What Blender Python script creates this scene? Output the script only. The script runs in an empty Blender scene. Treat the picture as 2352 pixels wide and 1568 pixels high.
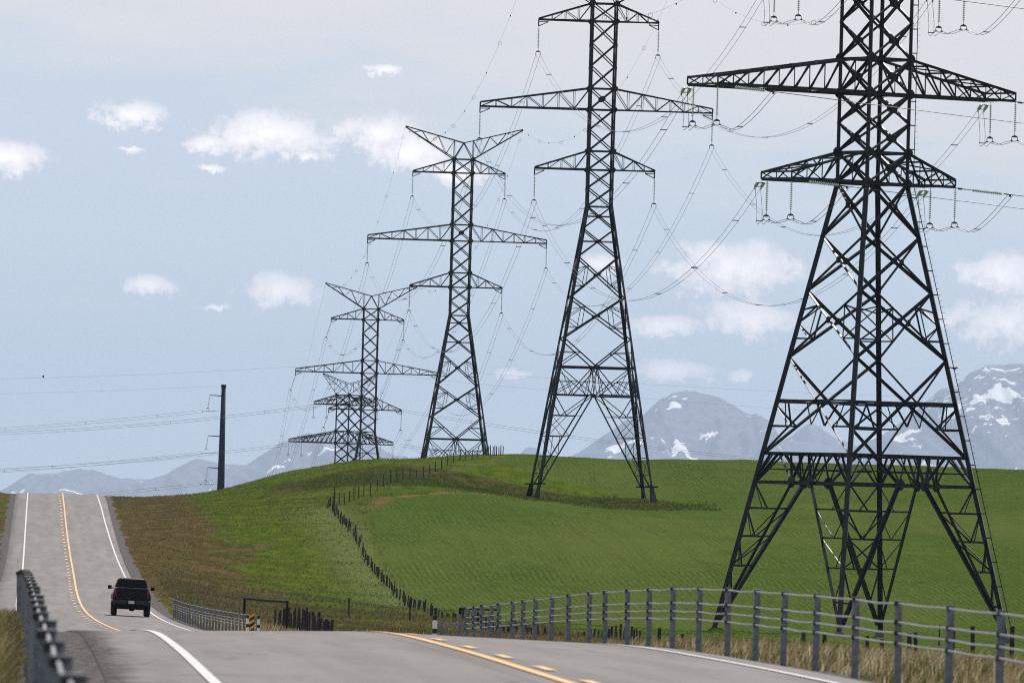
import bpy, bmesh, math, random
import numpy as np
from mathutils import Vector, Matrix
random.seed(7); rng = np.random.default_rng(11)
SC = bpy.context.scene
COL = SC.collection

# ------------------------------------------------------------------ camera
# a 400 mm lens on full frame, held level with the road and rolled a little
F = 26133.0; U0 = 1176.0; V0 = 784.0
PITCH = math.atan((1230 - 784) / F); RHO = math.radians(1.6)
cp_, sp_, cr_, sr_ = math.cos(PITCH), math.sin(PITCH), math.cos(RHO), math.sin(RHO)
_R0 = np.array([1, 0, 0.]); _U = np.array([0, -sp_, cp_]); FW = np.array([0, cp_, sp_])
RI = cr_ * _R0 + sr_ * _U; UP = cr_ * _U - sr_ * _R0
def P(u, v, Y):
    d = (u - U0) / F * RI - (v - V0) / F * UP + FW
    return d * (Y / d[1])
def proj(p):
    p = np.asarray(p, float); w = p @ FW
    return U0 + F * (p @ RI) / w, V0 - F * (p @ UP) / w
cam = bpy.data.cameras.new('camera'); camo = bpy.data.objects.new('camera', cam); COL.objects.link(camo)
cam.sensor_width = 36.0; cam.lens = F / 2352 * 36; cam.clip_start = 0.5; cam.clip_end = 140000
m3 = Matrix((RI, UP, -FW)).transposed()
camo.matrix_world = m3.to_4x4()
cam.dof.use_dof = True; cam.dof.focus_distance = 850; cam.dof.aperture_fstop = 12
SC.camera = camo
# ------------------------------------------------------------------ render settings, sky, sun
SC.render.engine = 'CYCLES'
SC.cycles.use_denoising = False; SC.cycles.use_adaptive_sampling = False
try:
    SC.cycles.denoiser = 'OPENIMAGEDENOISE'; SC.cycles.denoising_input_passes = 'RGB_ALBEDO_NORMAL'
    SC.cycles.denoising_prefilter = 'ACCURATE'
except Exception: pass
SC.cycles.max_bounces = 6; SC.cycles.diffuse_bounces = 2; SC.cycles.glossy_bounces = 2
SC.cycles.transmission_bounces = 4; SC.cycles.volume_bounces = 1; SC.cycles.transparent_max_bounces = 6
SC.cycles.filter_width = 1.1
SC.view_settings.view_transform = 'Standard'; SC.view_settings.look = 'None'
SC.view_settings.gamma = 1.0; SC.view_settings.use_curve_mapping = False
SC.view_settings.exposure = 0.30
SUN_EL, SUN_AZ = math.radians(54), math.radians(24)      # azimuth clockwise from the view direction
SUN_STRENGTH = 4.0; SKY_STRENGTH = 0.100; HAZE_DENSITY = 1.5e-5
sd = bpy.data.lights.new('sun', 'SUN'); sd.energy = SUN_STRENGTH; sd.angle = math.radians(0.5); sd.color = (1.0, 0.95, 0.88)
so = bpy.data.objects.new('sun', sd); COL.objects.link(so)
sdir = Vector((math.sin(SUN_AZ) * math.cos(SUN_EL), math.cos(SUN_AZ) * math.cos(SUN_EL), math.sin(SUN_EL)))
so.rotation_euler = sdir.to_track_quat('Z', 'Y').to_euler(); so.location = (0, 0, 60)

class NT:
    """small helper that wires shader nodes"""
    def __init__(s, tree): s.t = tree; s.n = tree.nodes; s.l = tree.links
    def node(s, typ, **kw):
        n = s.n.new(typ)
        for k, v in kw.items(): setattr(n, k, v)
        return n
    def put(s, sock, v):
        if v is None: return
        if isinstance(v, bpy.types.NodeSocket): s.l.new(v, sock)
        else: sock.default_value = v
    def math(s, op, a, b=None, c=None, clamp=False):
        n = s.node('ShaderNodeMath', operation=op, use_clamp=clamp)
        for i, v in enumerate((a, b, c)): s.put(n.inputs[i], v)
        return n.outputs[0]
    def vec(s, op, a, b=None):
        n = s.node('ShaderNodeVectorMath', operation=op)
        s.put(n.inputs[0], a); s.put(n.inputs[1], b)
        return n.outputs[1] if op in ('LENGTH', 'DOT_PRODUCT', 'DISTANCE') else n.outputs[0]
    def noise(s, vec, scale, detail=4, rough=0.55, dim='3D', lac=2.0, dist=0.0):
        n = s.node('ShaderNodeTexNoise', noise_dimensions=dim)
        if vec is not None: s.l.new(vec, n.inputs['Vector'])
        n.inputs['Scale'].default_value = scale; n.inputs['Detail'].default_value = detail
        n.inputs['Roughness'].default_value = rough; n.inputs['Lacunarity'].default_value = lac
        n.inputs['Distortion'].default_value = dist
        return n.outputs['Fac']
    def mix(s, f, a, b, blend='MIX'):
        n = s.node('ShaderNodeMix', data_type='RGBA', blend_type=blend)
        s.put(n.inputs[0], f); s.put(n.inputs[6], a if not isinstance(a, tuple) else (*a[:3], 1)); s.put(n.inputs[7], b if not isinstance(b, tuple) else (*b[:3], 1))
        return n.outputs[2]
    def smooth(s, v, a, b):
        n = s.node('ShaderNodeMapRange', interpolation_type='SMOOTHSTEP')
        s.put(n.inputs[0], v); n.inputs[1].default_value = a; n.inputs[2].default_value = b
        n.inputs[3].default_value = 0; n.inputs[4].default_value = 1
        return n.outputs[0]
    def sep(s, v):
        n = s.node('ShaderNodeSeparateXYZ'); s.l.new(v, n.inputs[0]); return n.outputs
    def comb(s, x, y, z):
        n = s.node('ShaderNodeCombineXYZ')
        for i, v in enumerate((x, y, z)): s.put(n.inputs[i], v)
        return n.outputs[0]

world = bpy.data.worlds.new('World'); SC.world = world; world.use_nodes = True
w = NT(world.node_tree); w.n.clear()
wout = w.node('ShaderNodeOutputWorld'); bg = w.node('ShaderNodeBackground'); w.l.new(bg.outputs[0], wout.inputs[0])
bg.inputs['Strength'].default_value = SKY_STRENGTH
tc = w.node('ShaderNodeTexCoord')
sky = w.node('ShaderNodeTexSky', sky_type='NISHITA'); sky.sun_disc = False
sky.sun_elevation = SUN_EL; sky.sun_rotation = SUN_AZ; sky.altitude = 1200; sky.air_density = 1.0; sky.dust_density = 1.0; sky.ozone_density = 1.6
# lift the lookup so that the thin, dry air near the horizon keeps its blue
lift = w.vec('NORMALIZE', w.vec('ADD', tc.outputs['Generated'], (0, 0, 0.16)))
w.l.new(lift, sky.inputs['Vector'])
dx, dy, dz = w.sep(tc.outputs['Generated'])
ys = w.math('MAXIMUM', dy, 0.05)
q = w.comb(w.math('MULTIPLY', w.math('DIVIDE', dx, ys), F / 1000), w.math('MULTIPLY', w.math('DIVIDE', dz, ys), F / 1000), 0.0)
CLOUDS = [(300, 262, 85, 34), (620, 312, 165, 56), (480, 332, 70, 24), (865, 305, 105, 50), (950, 350, 105, 58), (1040, 398, 90, 28), (885, 160, 46, 15),
          (15, 362, 110, 40), (635, 668, 105, 40), (345, 655, 60, 22), (1690, 615, 175, 62), (1620, 590, 90, 40), (1530, 747, 100, 26), (1720, 735, 120, 45), (1700, 863, 34, 18),
          (1550, 853, 110, 26), (2300, 738, 135, 56), (2300, 625, 90, 48), (1180, 858, 50, 10), (480, 385, 40, 9), (1380, 607, 62, 25), (2420, 700, 130, 90),
          (300, 345, 36, 8), (700, 355, 40, 9), (500, 705, 34, 8), (-160, 330, 120, 40), (2520, 300, 140, 40)]
n1 = w.noise(q, 10.0, 8, 0.66); n2 = w.noise(w.vec('ADD', q, (3.1, 7.7, 0)), 30.0, 6, 0.68); n3 = w.noise(w.vec('MULTIPLY', q, (1, 4.5, 1)), 1.6, 5, 0.6)
warp = w.comb(w.math('MULTIPLY', w.math('SUBTRACT', n1, 0.5), 0.10), w.math('MULTIPLY', w.math('SUBTRACT', n2, 0.5), 0.05), 0)
qw = w.vec('ADD', q, warp)
best = None
for (cu, cv, ca, cb) in CLOUDS:
    c = P(cu, cv, 1.0)
    d = w.vec('MULTIPLY', w.vec('SUBTRACT', qw, (c[0] * F / 1000, c[2] * F / 1000, 0)), (1000 / (ca * 1.08), 1000 / (cb * 1.1), 0))
    r = w.vec('LENGTH', d)
    best = r if best is None else w.math('MINIMUM', best, r)
dens = w.math('ADD', w.math('SUBTRACT', 1.0, best), w.math('MULTIPLY', w.math('SUBTRACT', w.math('ADD', w.math('MULTIPLY', n1, 0.52), w.math('MULTIPLY', n2, 0.48)), 0.5), 2.9))
front = w.smooth(dy, 0.5, 0.9)
puff = w.math('MULTIPLY', w.smooth(dens, -0.06, 0.42), front)
# broken cumulus over the rest of the sky, thin veil high up
gen = tc.outputs['Generated']
rest = w.math('MULTIPLY', w.smooth(w.noise(w.vec('MULTIPLY', gen, (1, 1, 3.0)), 4.0, 6, 0.6), 0.52, 0.72), w.smooth(dz, 0.075, 0.16))
qx, qy, _ = w.sep(q)
veil = w.math('MULTIPLY', w.smooth(w.math('ADD', w.math('ADD', qy, w.math('MULTIPLY', qx, 0.13)), w.math('MULTIPLY', w.math('SUBTRACT', n3, 0.5), 0.6)), 0.80, 1.14), front)
veil = w.math('MULTIPLY', w.math('SUBTRACT', 1.0, w.smooth(dz, 0.07, 0.2)), veil)
streak = w.math('MULTIPLY', w.smooth(n3, 0.56, 0.78), w.math('MULTIPLY', front, 0.35))
thin = w.mix(0.47, sky.outputs[0], (8.0, 7.6, 6.6))      # high thin cirrus everywhere
skyc = w.mix(w.math('MULTIPLY', veil, 0.92), thin, (7.1, 6.9, 6.85))
skyc = w.mix(streak, skyc, (7.0, 7.1, 7.4))
shade = w.mix(w.smooth(dens, 0.1, 1.3), (8.8, 8.4, 8.7), (12.4, 11.7, 11.5))
skyc = w.mix(w.math('MULTIPLY', puff, 0.92), skyc, shade)
skyc = w.mix(w.math('MULTIPLY', rest, 0.8), skyc, (8, 8, 8.2))
w.l.new(skyc, bg.inputs['Color'])

# ------------------------------------------------------------------ object helpers
def tag(o, label=None, cat=None, group=None, kind=None):
    if label: o['label'] = label
    if cat: o['category'] = cat
    if group: o['group'] = group
    if kind: o['kind'] = kind
    return o
def thing(name, label, cat, loc=(0, 0, 0), rotz=0.0, group=None):
    o = bpy.data.objects.new(name, None); COL.objects.link(o); o.empty_display_size = 0.5
    o.location = loc; o.rotation_euler = (0, 0, rotz)
    return tag(o, label, cat, group)
def link(name, me, parent=None, mat=None):
    o = bpy.data.objects.new(name, me); COL.objects.link(o)
    if mat is not None and not me.materials: me.materials.append(mat)
    if parent is not None: o.parent = parent
    return o
def copy_tree(o, parent=None):
    c = o.copy(); COL.objects.link(c)
    if parent is not None: c.parent = parent
    for ch in o.children: copy_tree(ch, c)
    return c
def np_mesh(name, verts, faces, smooth=False):
    """verts (n,3), faces (m,k) with one k"""
    verts = np.asarray(verts, np.float32); faces = np.asarray(faces, np.int32)
    me = bpy.data.meshes.new(name); m, k = faces.shape
    me.vertices.add(len(verts)); me.vertices.foreach_set('co', verts.ravel())
    me.loops.add(m * k); me.loops.foreach_set('vertex_index', faces.ravel())
    me.polygons.add(m); me.polygons.foreach_set('loop_start', np.arange(0, m * k, k, dtype=np.int32))
    me.polygons.foreach_set('loop_total', np.full(m, k, np.int32))
    if smooth: me.polygons.foreach_set('use_smooth', np.ones(m, bool))
    me.update(calc_edges=True)
    return me
class MB:
    """collects boxes, tubes and lathes in one mesh"""
    def __init__(s): s.v = []; s.f = []
    def add(s, vs, fs):
        b = len(s.v); s.v += [tuple(map(float, v)) for v in vs]; s.f += [tuple(i + b for i in f) for f in fs]
    def box(s, c, size, rotz=0.0):
        hx, hy, hz = (x / 2 for x in size); cz, sz = math.cos(rotz), math.sin(rotz); vs = []
        for z in (-hz, hz):
            for x, y in ((-hx, -hy), (hx, -hy), (hx, hy), (-hx, hy)):
                vs.append((c[0] + x * cz - y * sz, c[1] + x * sz + y * cz, c[2] + z))
        s.add(vs, [(3, 2, 1, 0), (4, 5, 6, 7), (0, 1, 5, 4), (1, 2, 6, 5), (2, 3, 7, 6), (3, 0, 4, 7)])
    def tube(s, pts, r, n=6, caps=True):
        pts = [Vector(p) for p in pts]; rings = []
        rr = r if isinstance(r, (list, tuple)) else [r] * len(pts)
        for i, p in enumerate(pts):
            t = (pts[min(i + 1, len(pts) - 1)] - pts[max(i - 1, 0)]).normalized()
            a = t.cross(Vector((0, 0, 1)) if abs(t.z) < 0.95 else Vector((0, 1, 0))).normalized(); b = a.cross(t)
            rings.append([p + (a * math.cos(2 * math.pi * k / n) + b * math.sin(2 * math.pi * k / n)) * rr[i] for k in range(n)])
        vs = [v for ring in rings for v in ring]; fs = []
        for i in range(len(pts) - 1):
            for k in range(n):
                k2 = (k + 1) % n; fs.append((i * n + k, i * n + k2, (i + 1) * n + k2, (i + 1) * n + k))
        if caps: fs += [tuple(range(n))[::-1], tuple((len(pts) - 1) * n + k for k in range(n))]
        s.add(vs, fs)
    def lathe(s, prof, n=10, origin=(0, 0, 0), axis='z'):
        vs, fs = [], []
        for r, z in prof:
            for k in range(n):
                a = 2 * math.pi * k / n
                p = (r * math.cos(a), r * math.sin(a), z)
                if axis == 'x': p = (z, p[0], p[1])
                vs.append((p[0] + origin[0], p[1] + origin[1], p[2] + origin[2]))
        for i in range(len(prof) - 1):
            for k in range(n):
                k2 = (k + 1) % n; fs.append((i * n + k, i * n + k2, (i + 1) * n + k2, (i + 1) * n + k))
        s.add(vs, fs)
    def mesh(s, name, smooth=False):
        me = bpy.data.meshes.new(name); me.from_pydata(s.v, [], s.f)
        if smooth: me.polygons.foreach_set('use_smooth', np.ones(len(s.f), bool))
        me.update(); return me
    def build(s, name, mat, parent=None, smooth=False):
        return link(name, s.mesh(name, smooth), parent, mat)

# ------------------------------------------------------------------ materials
def material(name):
    m = bpy.data.materials.new(name); m.use_nodes = True
    t = NT(m.node_tree); b = m.node_tree.nodes['Principled BSDF']
    return m, t, b
def simple(name, col, rough=0.6, metal=0.0, var=0.25, scale=6.0, spec=0.3, bump=0.0):
    m, t, b = material(name)
    co = t.node('ShaderNodeTexCoord').outputs['Object']
    n = t.noise(co, scale, 5, 0.6)
    f = t.smooth(n, 0.3, 0.7)
    c0 = tuple(c * (1 - var) for c in col); c1 = tuple(min(1, c * (1 + var)) for c in col)
    t.put(b.inputs['Base Color'], t.mix(f, c0, c1))
    b.inputs['Roughness'].default_value = rough; b.inputs['Metallic'].default_value = metal
    b.inputs['Specular IOR Level'].default_value = spec
    if bump:
        bn = t.node('ShaderNodeBump'); bn.inputs['Strength'].default_value = bump
        t.l.new(t.noise(co, scale * 6, 3), bn.inputs['Height']); t.l.new(bn.outputs[0], b.inputs['Normal'])
    return m
M = {}
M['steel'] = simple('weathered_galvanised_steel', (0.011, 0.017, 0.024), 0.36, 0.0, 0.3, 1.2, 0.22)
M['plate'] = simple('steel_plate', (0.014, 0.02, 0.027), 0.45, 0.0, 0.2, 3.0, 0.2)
M['concrete'] = simple('concrete', (0.13, 0.125, 0.12), 0.9, 0, 0.3, 4.0)
M['glass'] = simple('green_insulator_glass', (0.58, 0.68, 0.62), 0.15, 0.0, 0.1, 3.0)
M['hardware'] = simple('dark_hardware', (0.05, 0.055, 0.06), 0.5, 0.5)
M['wire'] = simple('aluminium_conductor', (0.16, 0.165, 0.17), 0.38, 0.85, 0.1, 0.5)
M['post'] = simple('galvanised_barrier_post', (0.14, 0.162, 0.195), 0.55, 0.1, 0.28, 9.0)
M['cable'] = simple('galvanised_cable', (0.30, 0.30, 0.31), 0.5, 0.3, 0.15, 6.0)
M['hook'] = simple('black_hook', (0.02, 0.02, 0.022), 0.5)
M['wood'] = simple('weathered_wood', (0.036, 0.034, 0.034), 0.95, 0, 0.45, 7.0, 0.2)
M['pipe'] = simple('black_pipe', (0.010, 0.010, 0.012), 0.6, 0, .2, 6, .15)
M['white'] = simple('white_post_paint', (0.68, 0.69, 0.72), 0.5, 0, 0.06)
M['black'] = simple('black_band', (0.012, 0.012, 0.013), 0.5)
M['amber'] = simple('amber_sheeting', (0.75, 0.33, 0.02), 0.45, 0, 0.08)
M['corten'] = simple('dark_steel_pole', (0.008, 0.018, 0.032), 0.7, 0.0, 0.3, 0.5, 0.1)
M['paint'] = simple('black_car_paint', (0.004, 0.004, 0.008), 0.25, 0.0, 0.1, 4, 0.12)
M['trim'] = simple('black_plastic', (0.006, 0.006, 0.007), 0.7, 0, .2, 6, .1)
M['chrome'] = simple('dull_chrome', (0.014, 0.015, 0.02), 0.4, 0.0)
M['tint'] = simple('tinted_glass', (0.003, 0.004, 0.005), 0.1, 0, .1, 4, .1)
M['red'] = simple('red_lens', (0.16, 0.004, 0.008), 0.25)
M['tyre'] = simple('tyre_rubber', (0.012, 0.012, 0.012), 0.9)
M['plate_no'] = simple('licence_plate_paint', (0.45, 0.45, 0.46), 0.5)
M['feather'] = simple('brown_feathers', (0.12, 0.07, 0.04), 0.8, 0, 0.5, 20)

def pchip(xs, ys):
    xs = np.asarray(xs, float); ys = np.asarray(ys, float); h = np.diff(xs); d = np.diff(ys) / h
    m = np.zeros(len(xs)); m[0] = d[0]; m[-1] = d[-1]
    for i in range(1, len(xs) - 1):
        m[i] = (d[i - 1] * h[i] + d[i] * h[i - 1]) / (h[i] + h[i - 1])
    def f(x):
        x = np.asarray(x, float); i = np.clip(np.searchsorted(xs, x) - 1, 0, len(xs) - 2)
        t = (x - xs[i]) / h[i]
        out = (2 * t**3 - 3 * t**2 + 1) * ys[i] + (t**3 - 2 * t**2 + t) * h[i] * m[i] + (-2 * t**3 + 3 * t**2) * ys[i + 1] + (t**3 - t**2) * h[i] * m[i + 1]
        out = np.where(x < xs[0], ys[0] + (x - xs[0]) * m[0], out)
        return np.where(x > xs[-1], ys[-1] + (x - xs[-1]) * m[-1], out)
    return f
# ------------------------------------------------------------------ road line and terrain
xr = pchip([-600, 0, 117, 176, 320, 500, 591, 848, 1040, 1209, 1500, 2500, 6000],
           [29.3, 5.35, 0.7, -1.73, -8.2, -17.3, -21.6, -32.3, -40.3, -47.3, -59.3, -100, -240])
zr = pchip([-600, 0, 60, 117, 150, 176, 205, 246, 330, 420, 500, 591, 700, 848, 1040, 1150, 1209, 1260, 1340, 1500, 1800, 2500, 6000],
           [-1.6, -1.5, -1.5, -1.5, -1.5, -1.56, -1.80, -2.30, -3.35, -4.1, -4.5, -4.68, -4.35, -3.15, 0.05, 2.3, 3.16, 3.25, 2.6, -1.5, -11, -22, -24])
CROWN = 0.025
TP = []
def FENCE_D(Y): return 23 + float(np.interp(Y, (300, 540, 800), (.3, 1.8, 2.0)))
def wp(x, y, z): TP.append((x, y, z))
def dp(D, Y, z): TP.append((float(xr(Y)) + D, Y, z))
def ip(u, v, Y): TP.append(tuple(P(u, v, Y)))
for Y, z in ((325, -4.0), (385, -4.4), (540, -5.0), (700, -5.8), (811, -5.9), (853, -5.27), (894, -4.5), (922, -3.8), (952, -2.5), (983, -.94), (1024, .4), (1076, 2.2)): dp(FENCE_D(Y), Y, z)
for Y in (-100, 0, 60, 120, 180, 240):
    dp(8, Y, float(zr(Y)) - .45); dp(13, Y, float(zr(Y)) - 1.0); dp(23, Y, float(zr(Y)) - 1.35)
    dp(60, Y, -4.2 - Y * .003); dp(130, Y, -4.8 - Y * .003)
    dp(-8, Y, float(zr(Y)) - .15); dp(-14, Y, float(zr(Y)) - .5); dp(-60, Y, float(zr(Y)) - 2)
for Y in (330, 420, 500, 591, 700):
    dp(8, Y, float(zr(Y)) - .4); dp(13, Y, float(zr(Y)) - .9); dp(-8, Y, float(zr(Y)) - .3); dp(-60, Y, -6.5)
for Y, z in ((350, -5.4), (500, -6.2), (650, -6.6), (770, -6.7)): dp(60, Y, z); dp(130, Y, z - .2)
for u, v, Y in ((1635, 1440, 851), (1918, 1457, 839), (2022, 1457, 861), (2310, 1472, 849)): ip(u, v, Y)
for u, v in ((1225, 1145), (1490, 1150)): ip(u, v, 1210)
for u, v, Y in ((1200, 1052, 1370), (1290, 1058, 1385), (1400, 1063, 1400), (1550, 1066, 1400), (1700, 1068, 1400), (2000, 1074, 1400), (2352, 1081, 1400), (2700, 1088, 1400),
                (1130, 1042, 1325), (1040, 1046, 1318), (900, 1062, 1300), (760, 1078, 1290), (640, 1095, 1270), (505, 1125, 1240), (430, 1144, 1210), (390, 1151, 1190), (330, 1150, 1190)): ip(u, v, Y)
for _u, _v, _Y in ((1200, 1052, 1370), (1400, 1062, 1400), (1700, 1067, 1400), (2000, 1073, 1400), (2352, 1080, 1400), (1130, 1042, 1325), (1040, 1046, 1318), (900, 1062, 1300), (760, 1078, 1290), (640, 1095, 1270), (505, 1125, 1240), (430, 1144, 1210), (390, 1151, 1190), (330, 1150, 1190)):
    _p = P(_u, _v, _Y); _q = _p * ((_Y + 110) / _Y); wp(_q[0], _q[1], _q[2] - 2.6)      # the land falls away behind each crest
FENCE2 = [(765, 1165), (779, 1168), (791, 1161), (802, 1156), (813, 1152), (824, 1147), (835, 1143), (850, 1135), (866, 1127), (881, 1120), (897, 1113), (912, 1109), (926, 1105), (941, 1103), (957, 1101),
          (972, 1096), (986, 1091), (1000, 1085), (1014, 1080), (1028, 1072), (1042, 1064), (1056, 1059), (1070, 1055), (1084, 1051), (1097, 1048), (1110, 1045), (1122, 1044)]
F2Y = [1078 + (1318 - 1078) * (i / (len(FENCE2) - 1)) for i in range(len(FENCE2))]
for i in range(1, len(FENCE2), 3): ip(*FENCE2[i], F2Y[i])
for Y, z in ((700, -5.2), (780, -4.9), (848, -4.2), (920, -2.9), (1000, -1.0), (1100, 1.2)): dp(12, Y, z)
for Y in (780, 848, 920, 1000, 1100): dp(7, Y, float(zr(Y)) - .45)
for Y in (848, 1040, 1209): dp(-8, Y, float(zr(Y)) + .75); dp(-14, Y, float(zr(Y)) + 1.5); dp(-60, Y, float(zr(Y)) + 1)
for x, y, z in ((-7.4, 1574, -.9), (-5, 1480, 4), (40, 1560, 1.5), (110, 1560, 1), (-40, 1500, 0), (-75, 1500, -2), (-40, 1390, 2.0), (-25, 1997, -13.7), (60, 1997, -13), (-110, 1997, -14), (200, 1400, 7), (200, 850, -6.8), (200, 300, -5.5), (-200, 600, -6), (-200, 1200, 3), (-200, 100, -3), (200, 1997, -13), (-75, 1400, 1)): wp(x, y, z)
TP = np.array(TP); _s = np.array([1.0, 0.35])     # the land runs smoother along the view than across it
def _K(r2): return np.where(r2 > 1e-12, r2 * np.log(np.maximum(r2, 1e-12)) * .5, 0)
_A = TP[:, :2] * _s / 100; _n = len(_A)
_D2 = ((_A[:, None] - _A[None]) ** 2).sum(-1)
_L = np.zeros((_n + 3, _n + 3)); _L[:_n, :_n] = _K(_D2) + np.eye(_n) * 2e-4
_Pm = np.c_[np.ones(_n), _A]; _L[:_n, _n:] = _Pm; _L[_n:, :_n] = _Pm.T
_W = np.linalg.solve(_L, np.r_[TP[:, 2], 0, 0, 0])
def tps(x, y):
    a = np.stack([x, y], -1).reshape(-1, 2) * _s / 100; out = np.empty(len(a))
    for i in range(0, len(a), 20000):
        b = a[i:i + 20000]; d2 = ((b[:, None] - _A[None]) ** 2).sum(-1)
        out[i:i + 20000] = _K(d2) @ _W[:_n] + _W[_n] + b @ _W[_n + 1:]
    return out.reshape(np.shape(x))
_ph = rng.uniform(0, 6.28, (10, 2)); _fr = [(2 * math.pi / l * math.cos(a), 2 * math.pi / l * math.sin(a) * .5, amp) for l, a, amp in
      ((9, .3, .035), (13, 1.9, .05), (17, 1.1, .06), (23, 2.6, .08), (31, .8, .1), (6, 2.2, .02), (47, 1.5, .1), (11, 2.9, .04), (71, .1, .12), (5, 1.2, .015))]
def rough_land(x, y):
    o = 0
    for (fx, fy, am), p in zip(_fr, _ph): o = o + am * np.sin(fx * x + fy * y + p[0])
    return o
def sstep(a, b, x):
    t = np.clip((x - a) / (b - a), 0, 1); return t * t * (3 - 2 * t)
def ground_z(x, y):
    x = np.asarray(x, float); y = np.asarray(y, float); x, y = np.broadcast_arrays(x, y)
    z = tps(np.clip(x, -210, 210), np.clip(y, -120, 2050)) + rough_land(x, y)
    far = np.maximum.reduce([sstep(200, 700, np.abs(x)), sstep(2000, 2800, y), sstep(100, 500, -y)])
    z = z * (1 - far) + (-16.0) * far
    D = x - xr(y); road = zr(y) - CROWN * np.minimum(np.abs(D), 5.0) - .10
    lo = np.where(D < 0, -6.2, 5.2)
    wgt = sstep(0, 1, np.where(D < 0, (-D - 5.9) / np.where(y > 700, 2.2, 6.0), (D - 5.2) / 6.0))
    wgt = np.maximum(wgt, sstep(2300, 2600, y))
    return road * (1 - wgt) + z * wgt
# zones of the land, as polygons on the map
_fp = [P(1006, 1412, 811)[:2], P(905, 1325, 905)[:2], P(850, 1240, 992)[:2], P(838, 1196, 1085)[:2], P(872, 1178, 1130)[:2], P(1200, 1165, 1172)[:2], P(1500, 1172, 1172)[:2],
       P(1600, 1160, 1192)[:2], P(1400, 1130, 1235)[:2], P(1180, 1110, 1262)[:2], P(1150, 1078, 1320)[:2], P(1205, 1051, 1400)[:2], (2, 1560), (420, 1560), (420, 780), P(2352, 1480, 790)[:2], P(1500, 1455, 800)[:2]]
FIELD = np.array(_fp)
def poly_sd(x, y, poly):
    x = x.ravel(); y = y.ravel() ; d = np.full(x.shape, 1e9); ins = np.zeros(x.shape, bool); n = len(poly)
    for i in range(n):
        ax, ay = poly[i]; bx, by = poly[(i + 1) % n]; ex, ey = bx - ax, by - ay
        t = np.clip(((x - ax) * ex + (y - ay) * ey) / (ex * ex + ey * ey + 1e-9), 0, 1)
        d = np.minimum(d, np.hypot(x - ax - t * ex, y - ay - t * ey))
        c = ((ay > y) != (by > y)) & (x < ex * (y - ay) / (by - ay + 1e-12) + ax); ins ^= c
    return np.where(ins, d, -d)
_tp = [(-25, 1166), (-6, 1160), (10, 1160), (22, 1170), (23, 1195), (14, 1213), (0, 1236), (-14, 1250), (-25, 1222)]
WEEDS = np.array(_tp)
# the sheet of ground
gx = np.r_[[-30000, -18000, -8000, -5000, -3000, -1600, -900, -500, -320, -230, -170, -130, -105, -88], np.arange(-76, 126, 1.0), [135, 150, 175, 210, 260, 340, 500, 900, 1600, 3000, 5000, 8000, 18000, 30000]]
gy = np.r_[[-1500, -700, -300, -120, -50, -20], np.arange(0, 1480, 3.0), np.arange(1480, 2100, 20), [2150, 2250, 2400, 2600, 2900, 3400, 4200, 6000, 9000, 14000, 20000, 27000, 40000, 60000, 85000]]
GX, GY = np.meshgrid(gx, gy); GZ = ground_z(GX, GY)
ny, nx = GX.shape; ii = np.arange(ny * nx).reshape(ny, nx)
faces = np.stack([ii[:-1, :-1], ii[:-1, 1:], ii[1:, 1:], ii[1:, :-1]], -1).reshape(-1, 4)
gme = np_mesh('ground', np.stack([GX, GY, GZ], -1).reshape(-1, 3), faces, True)
Dg = (GX - xr(GY)).ravel()
zone = np.zeros((ny * nx, 4), np.float32)
zone[:, 0] = np.clip(poly_sd(GX, GY, FIELD) / 20 + .5, 0, 1)
zone[:, 1] = np.exp(-((Dg - 8.0) / 5.5) ** 2) * sstep(650, 800, GY.ravel()) + .55 * np.exp(-((Dg + 8) / 4) ** 2) + .75 * sstep(840, 560, GY.ravel()) * (Dg > 5)
zone[:, 2] = np.clip(poly_sd(GX, GY, WEEDS) / 20 + .5, 0, 1)
zone[:, 3] = np.exp(-((Dg - 24.2) / 2.6) ** 2) * sstep(790, 840, GY.ravel()) * sstep(1090, 1060, GY.ravel()) + .6 * sstep(.0, 6, poly_sd(GX, GY, np.array([(-19, 1078), (-3, 1318), (4, 1300), (-8, 1200), (-16, 1110)])))
at = gme.color_attributes.new('zone', 'FLOAT_COLOR', 'POINT'); at.data.foreach_set('color', zone.ravel())

gm, t, b = material('prairie_ground')
geo = t.node('ShaderNodeNewGeometry'); pos = geo.outputs['Position']
za = t.node('ShaderNodeAttribute', attribute_name='zone'); zs = t.node('ShaderNodeSeparateColor'); t.l.new(za.outputs['Color'], zs.inputs[0])
zf, zb, zw, zp = zs.outputs[0], zs.outputs[1], zs.outputs[2], za.outputs['Alpha']
px, py, pz = t.sep(pos)
flat = t.comb(px, t.math('MULTIPLY', py, .22), 0)        # patches are long across the slope
nA = t.noise(flat, .16, 6, .62); nB = t.noise(flat, .55, 5, .6); nC = t.noise(pos, 1.6, 5, .65); nD = t.noise(pos, 7.0, 3, .6)
green = t.mix(t.smooth(nB, .35, .68), (.040, .066, .006), (.074, .102, .012))
green = t.mix(t.math('MULTIPLY', t.smooth(nC, .45, .75), .55), green, (.085, .10, .026))
brown = t.mix(t.smooth(nB, .3, .7), (.056, .034, .016), (.098, .064, .034))
brown = t.mix(t.math('MULTIPLY', t.smooth(nC, .5, .8), .5), brown, (.11, .088, .045))
bf = t.smooth(t.math('ADD', t.math('ADD', t.math('MULTIPLY', nA, .62), t.math('ADD', t.math('MULTIPLY', nB, .24), t.math('MULTIPLY', nC, .14))), t.math('MULTIPLY', t.math('SUBTRACT', zb, .35), .34)), .46, .55)
past = t.mix(t.math('MULTIPLY', bf, .88), green, brown)
fl2 = t.comb(px, t.math('MULTIPLY', py, .07), 0); pA = t.noise(fl2, 2.6, 4, .7); pB = t.noise(t.vec('ADD', fl2, (11.0, 3.0, 0)), .8, 5, .7)
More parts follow.
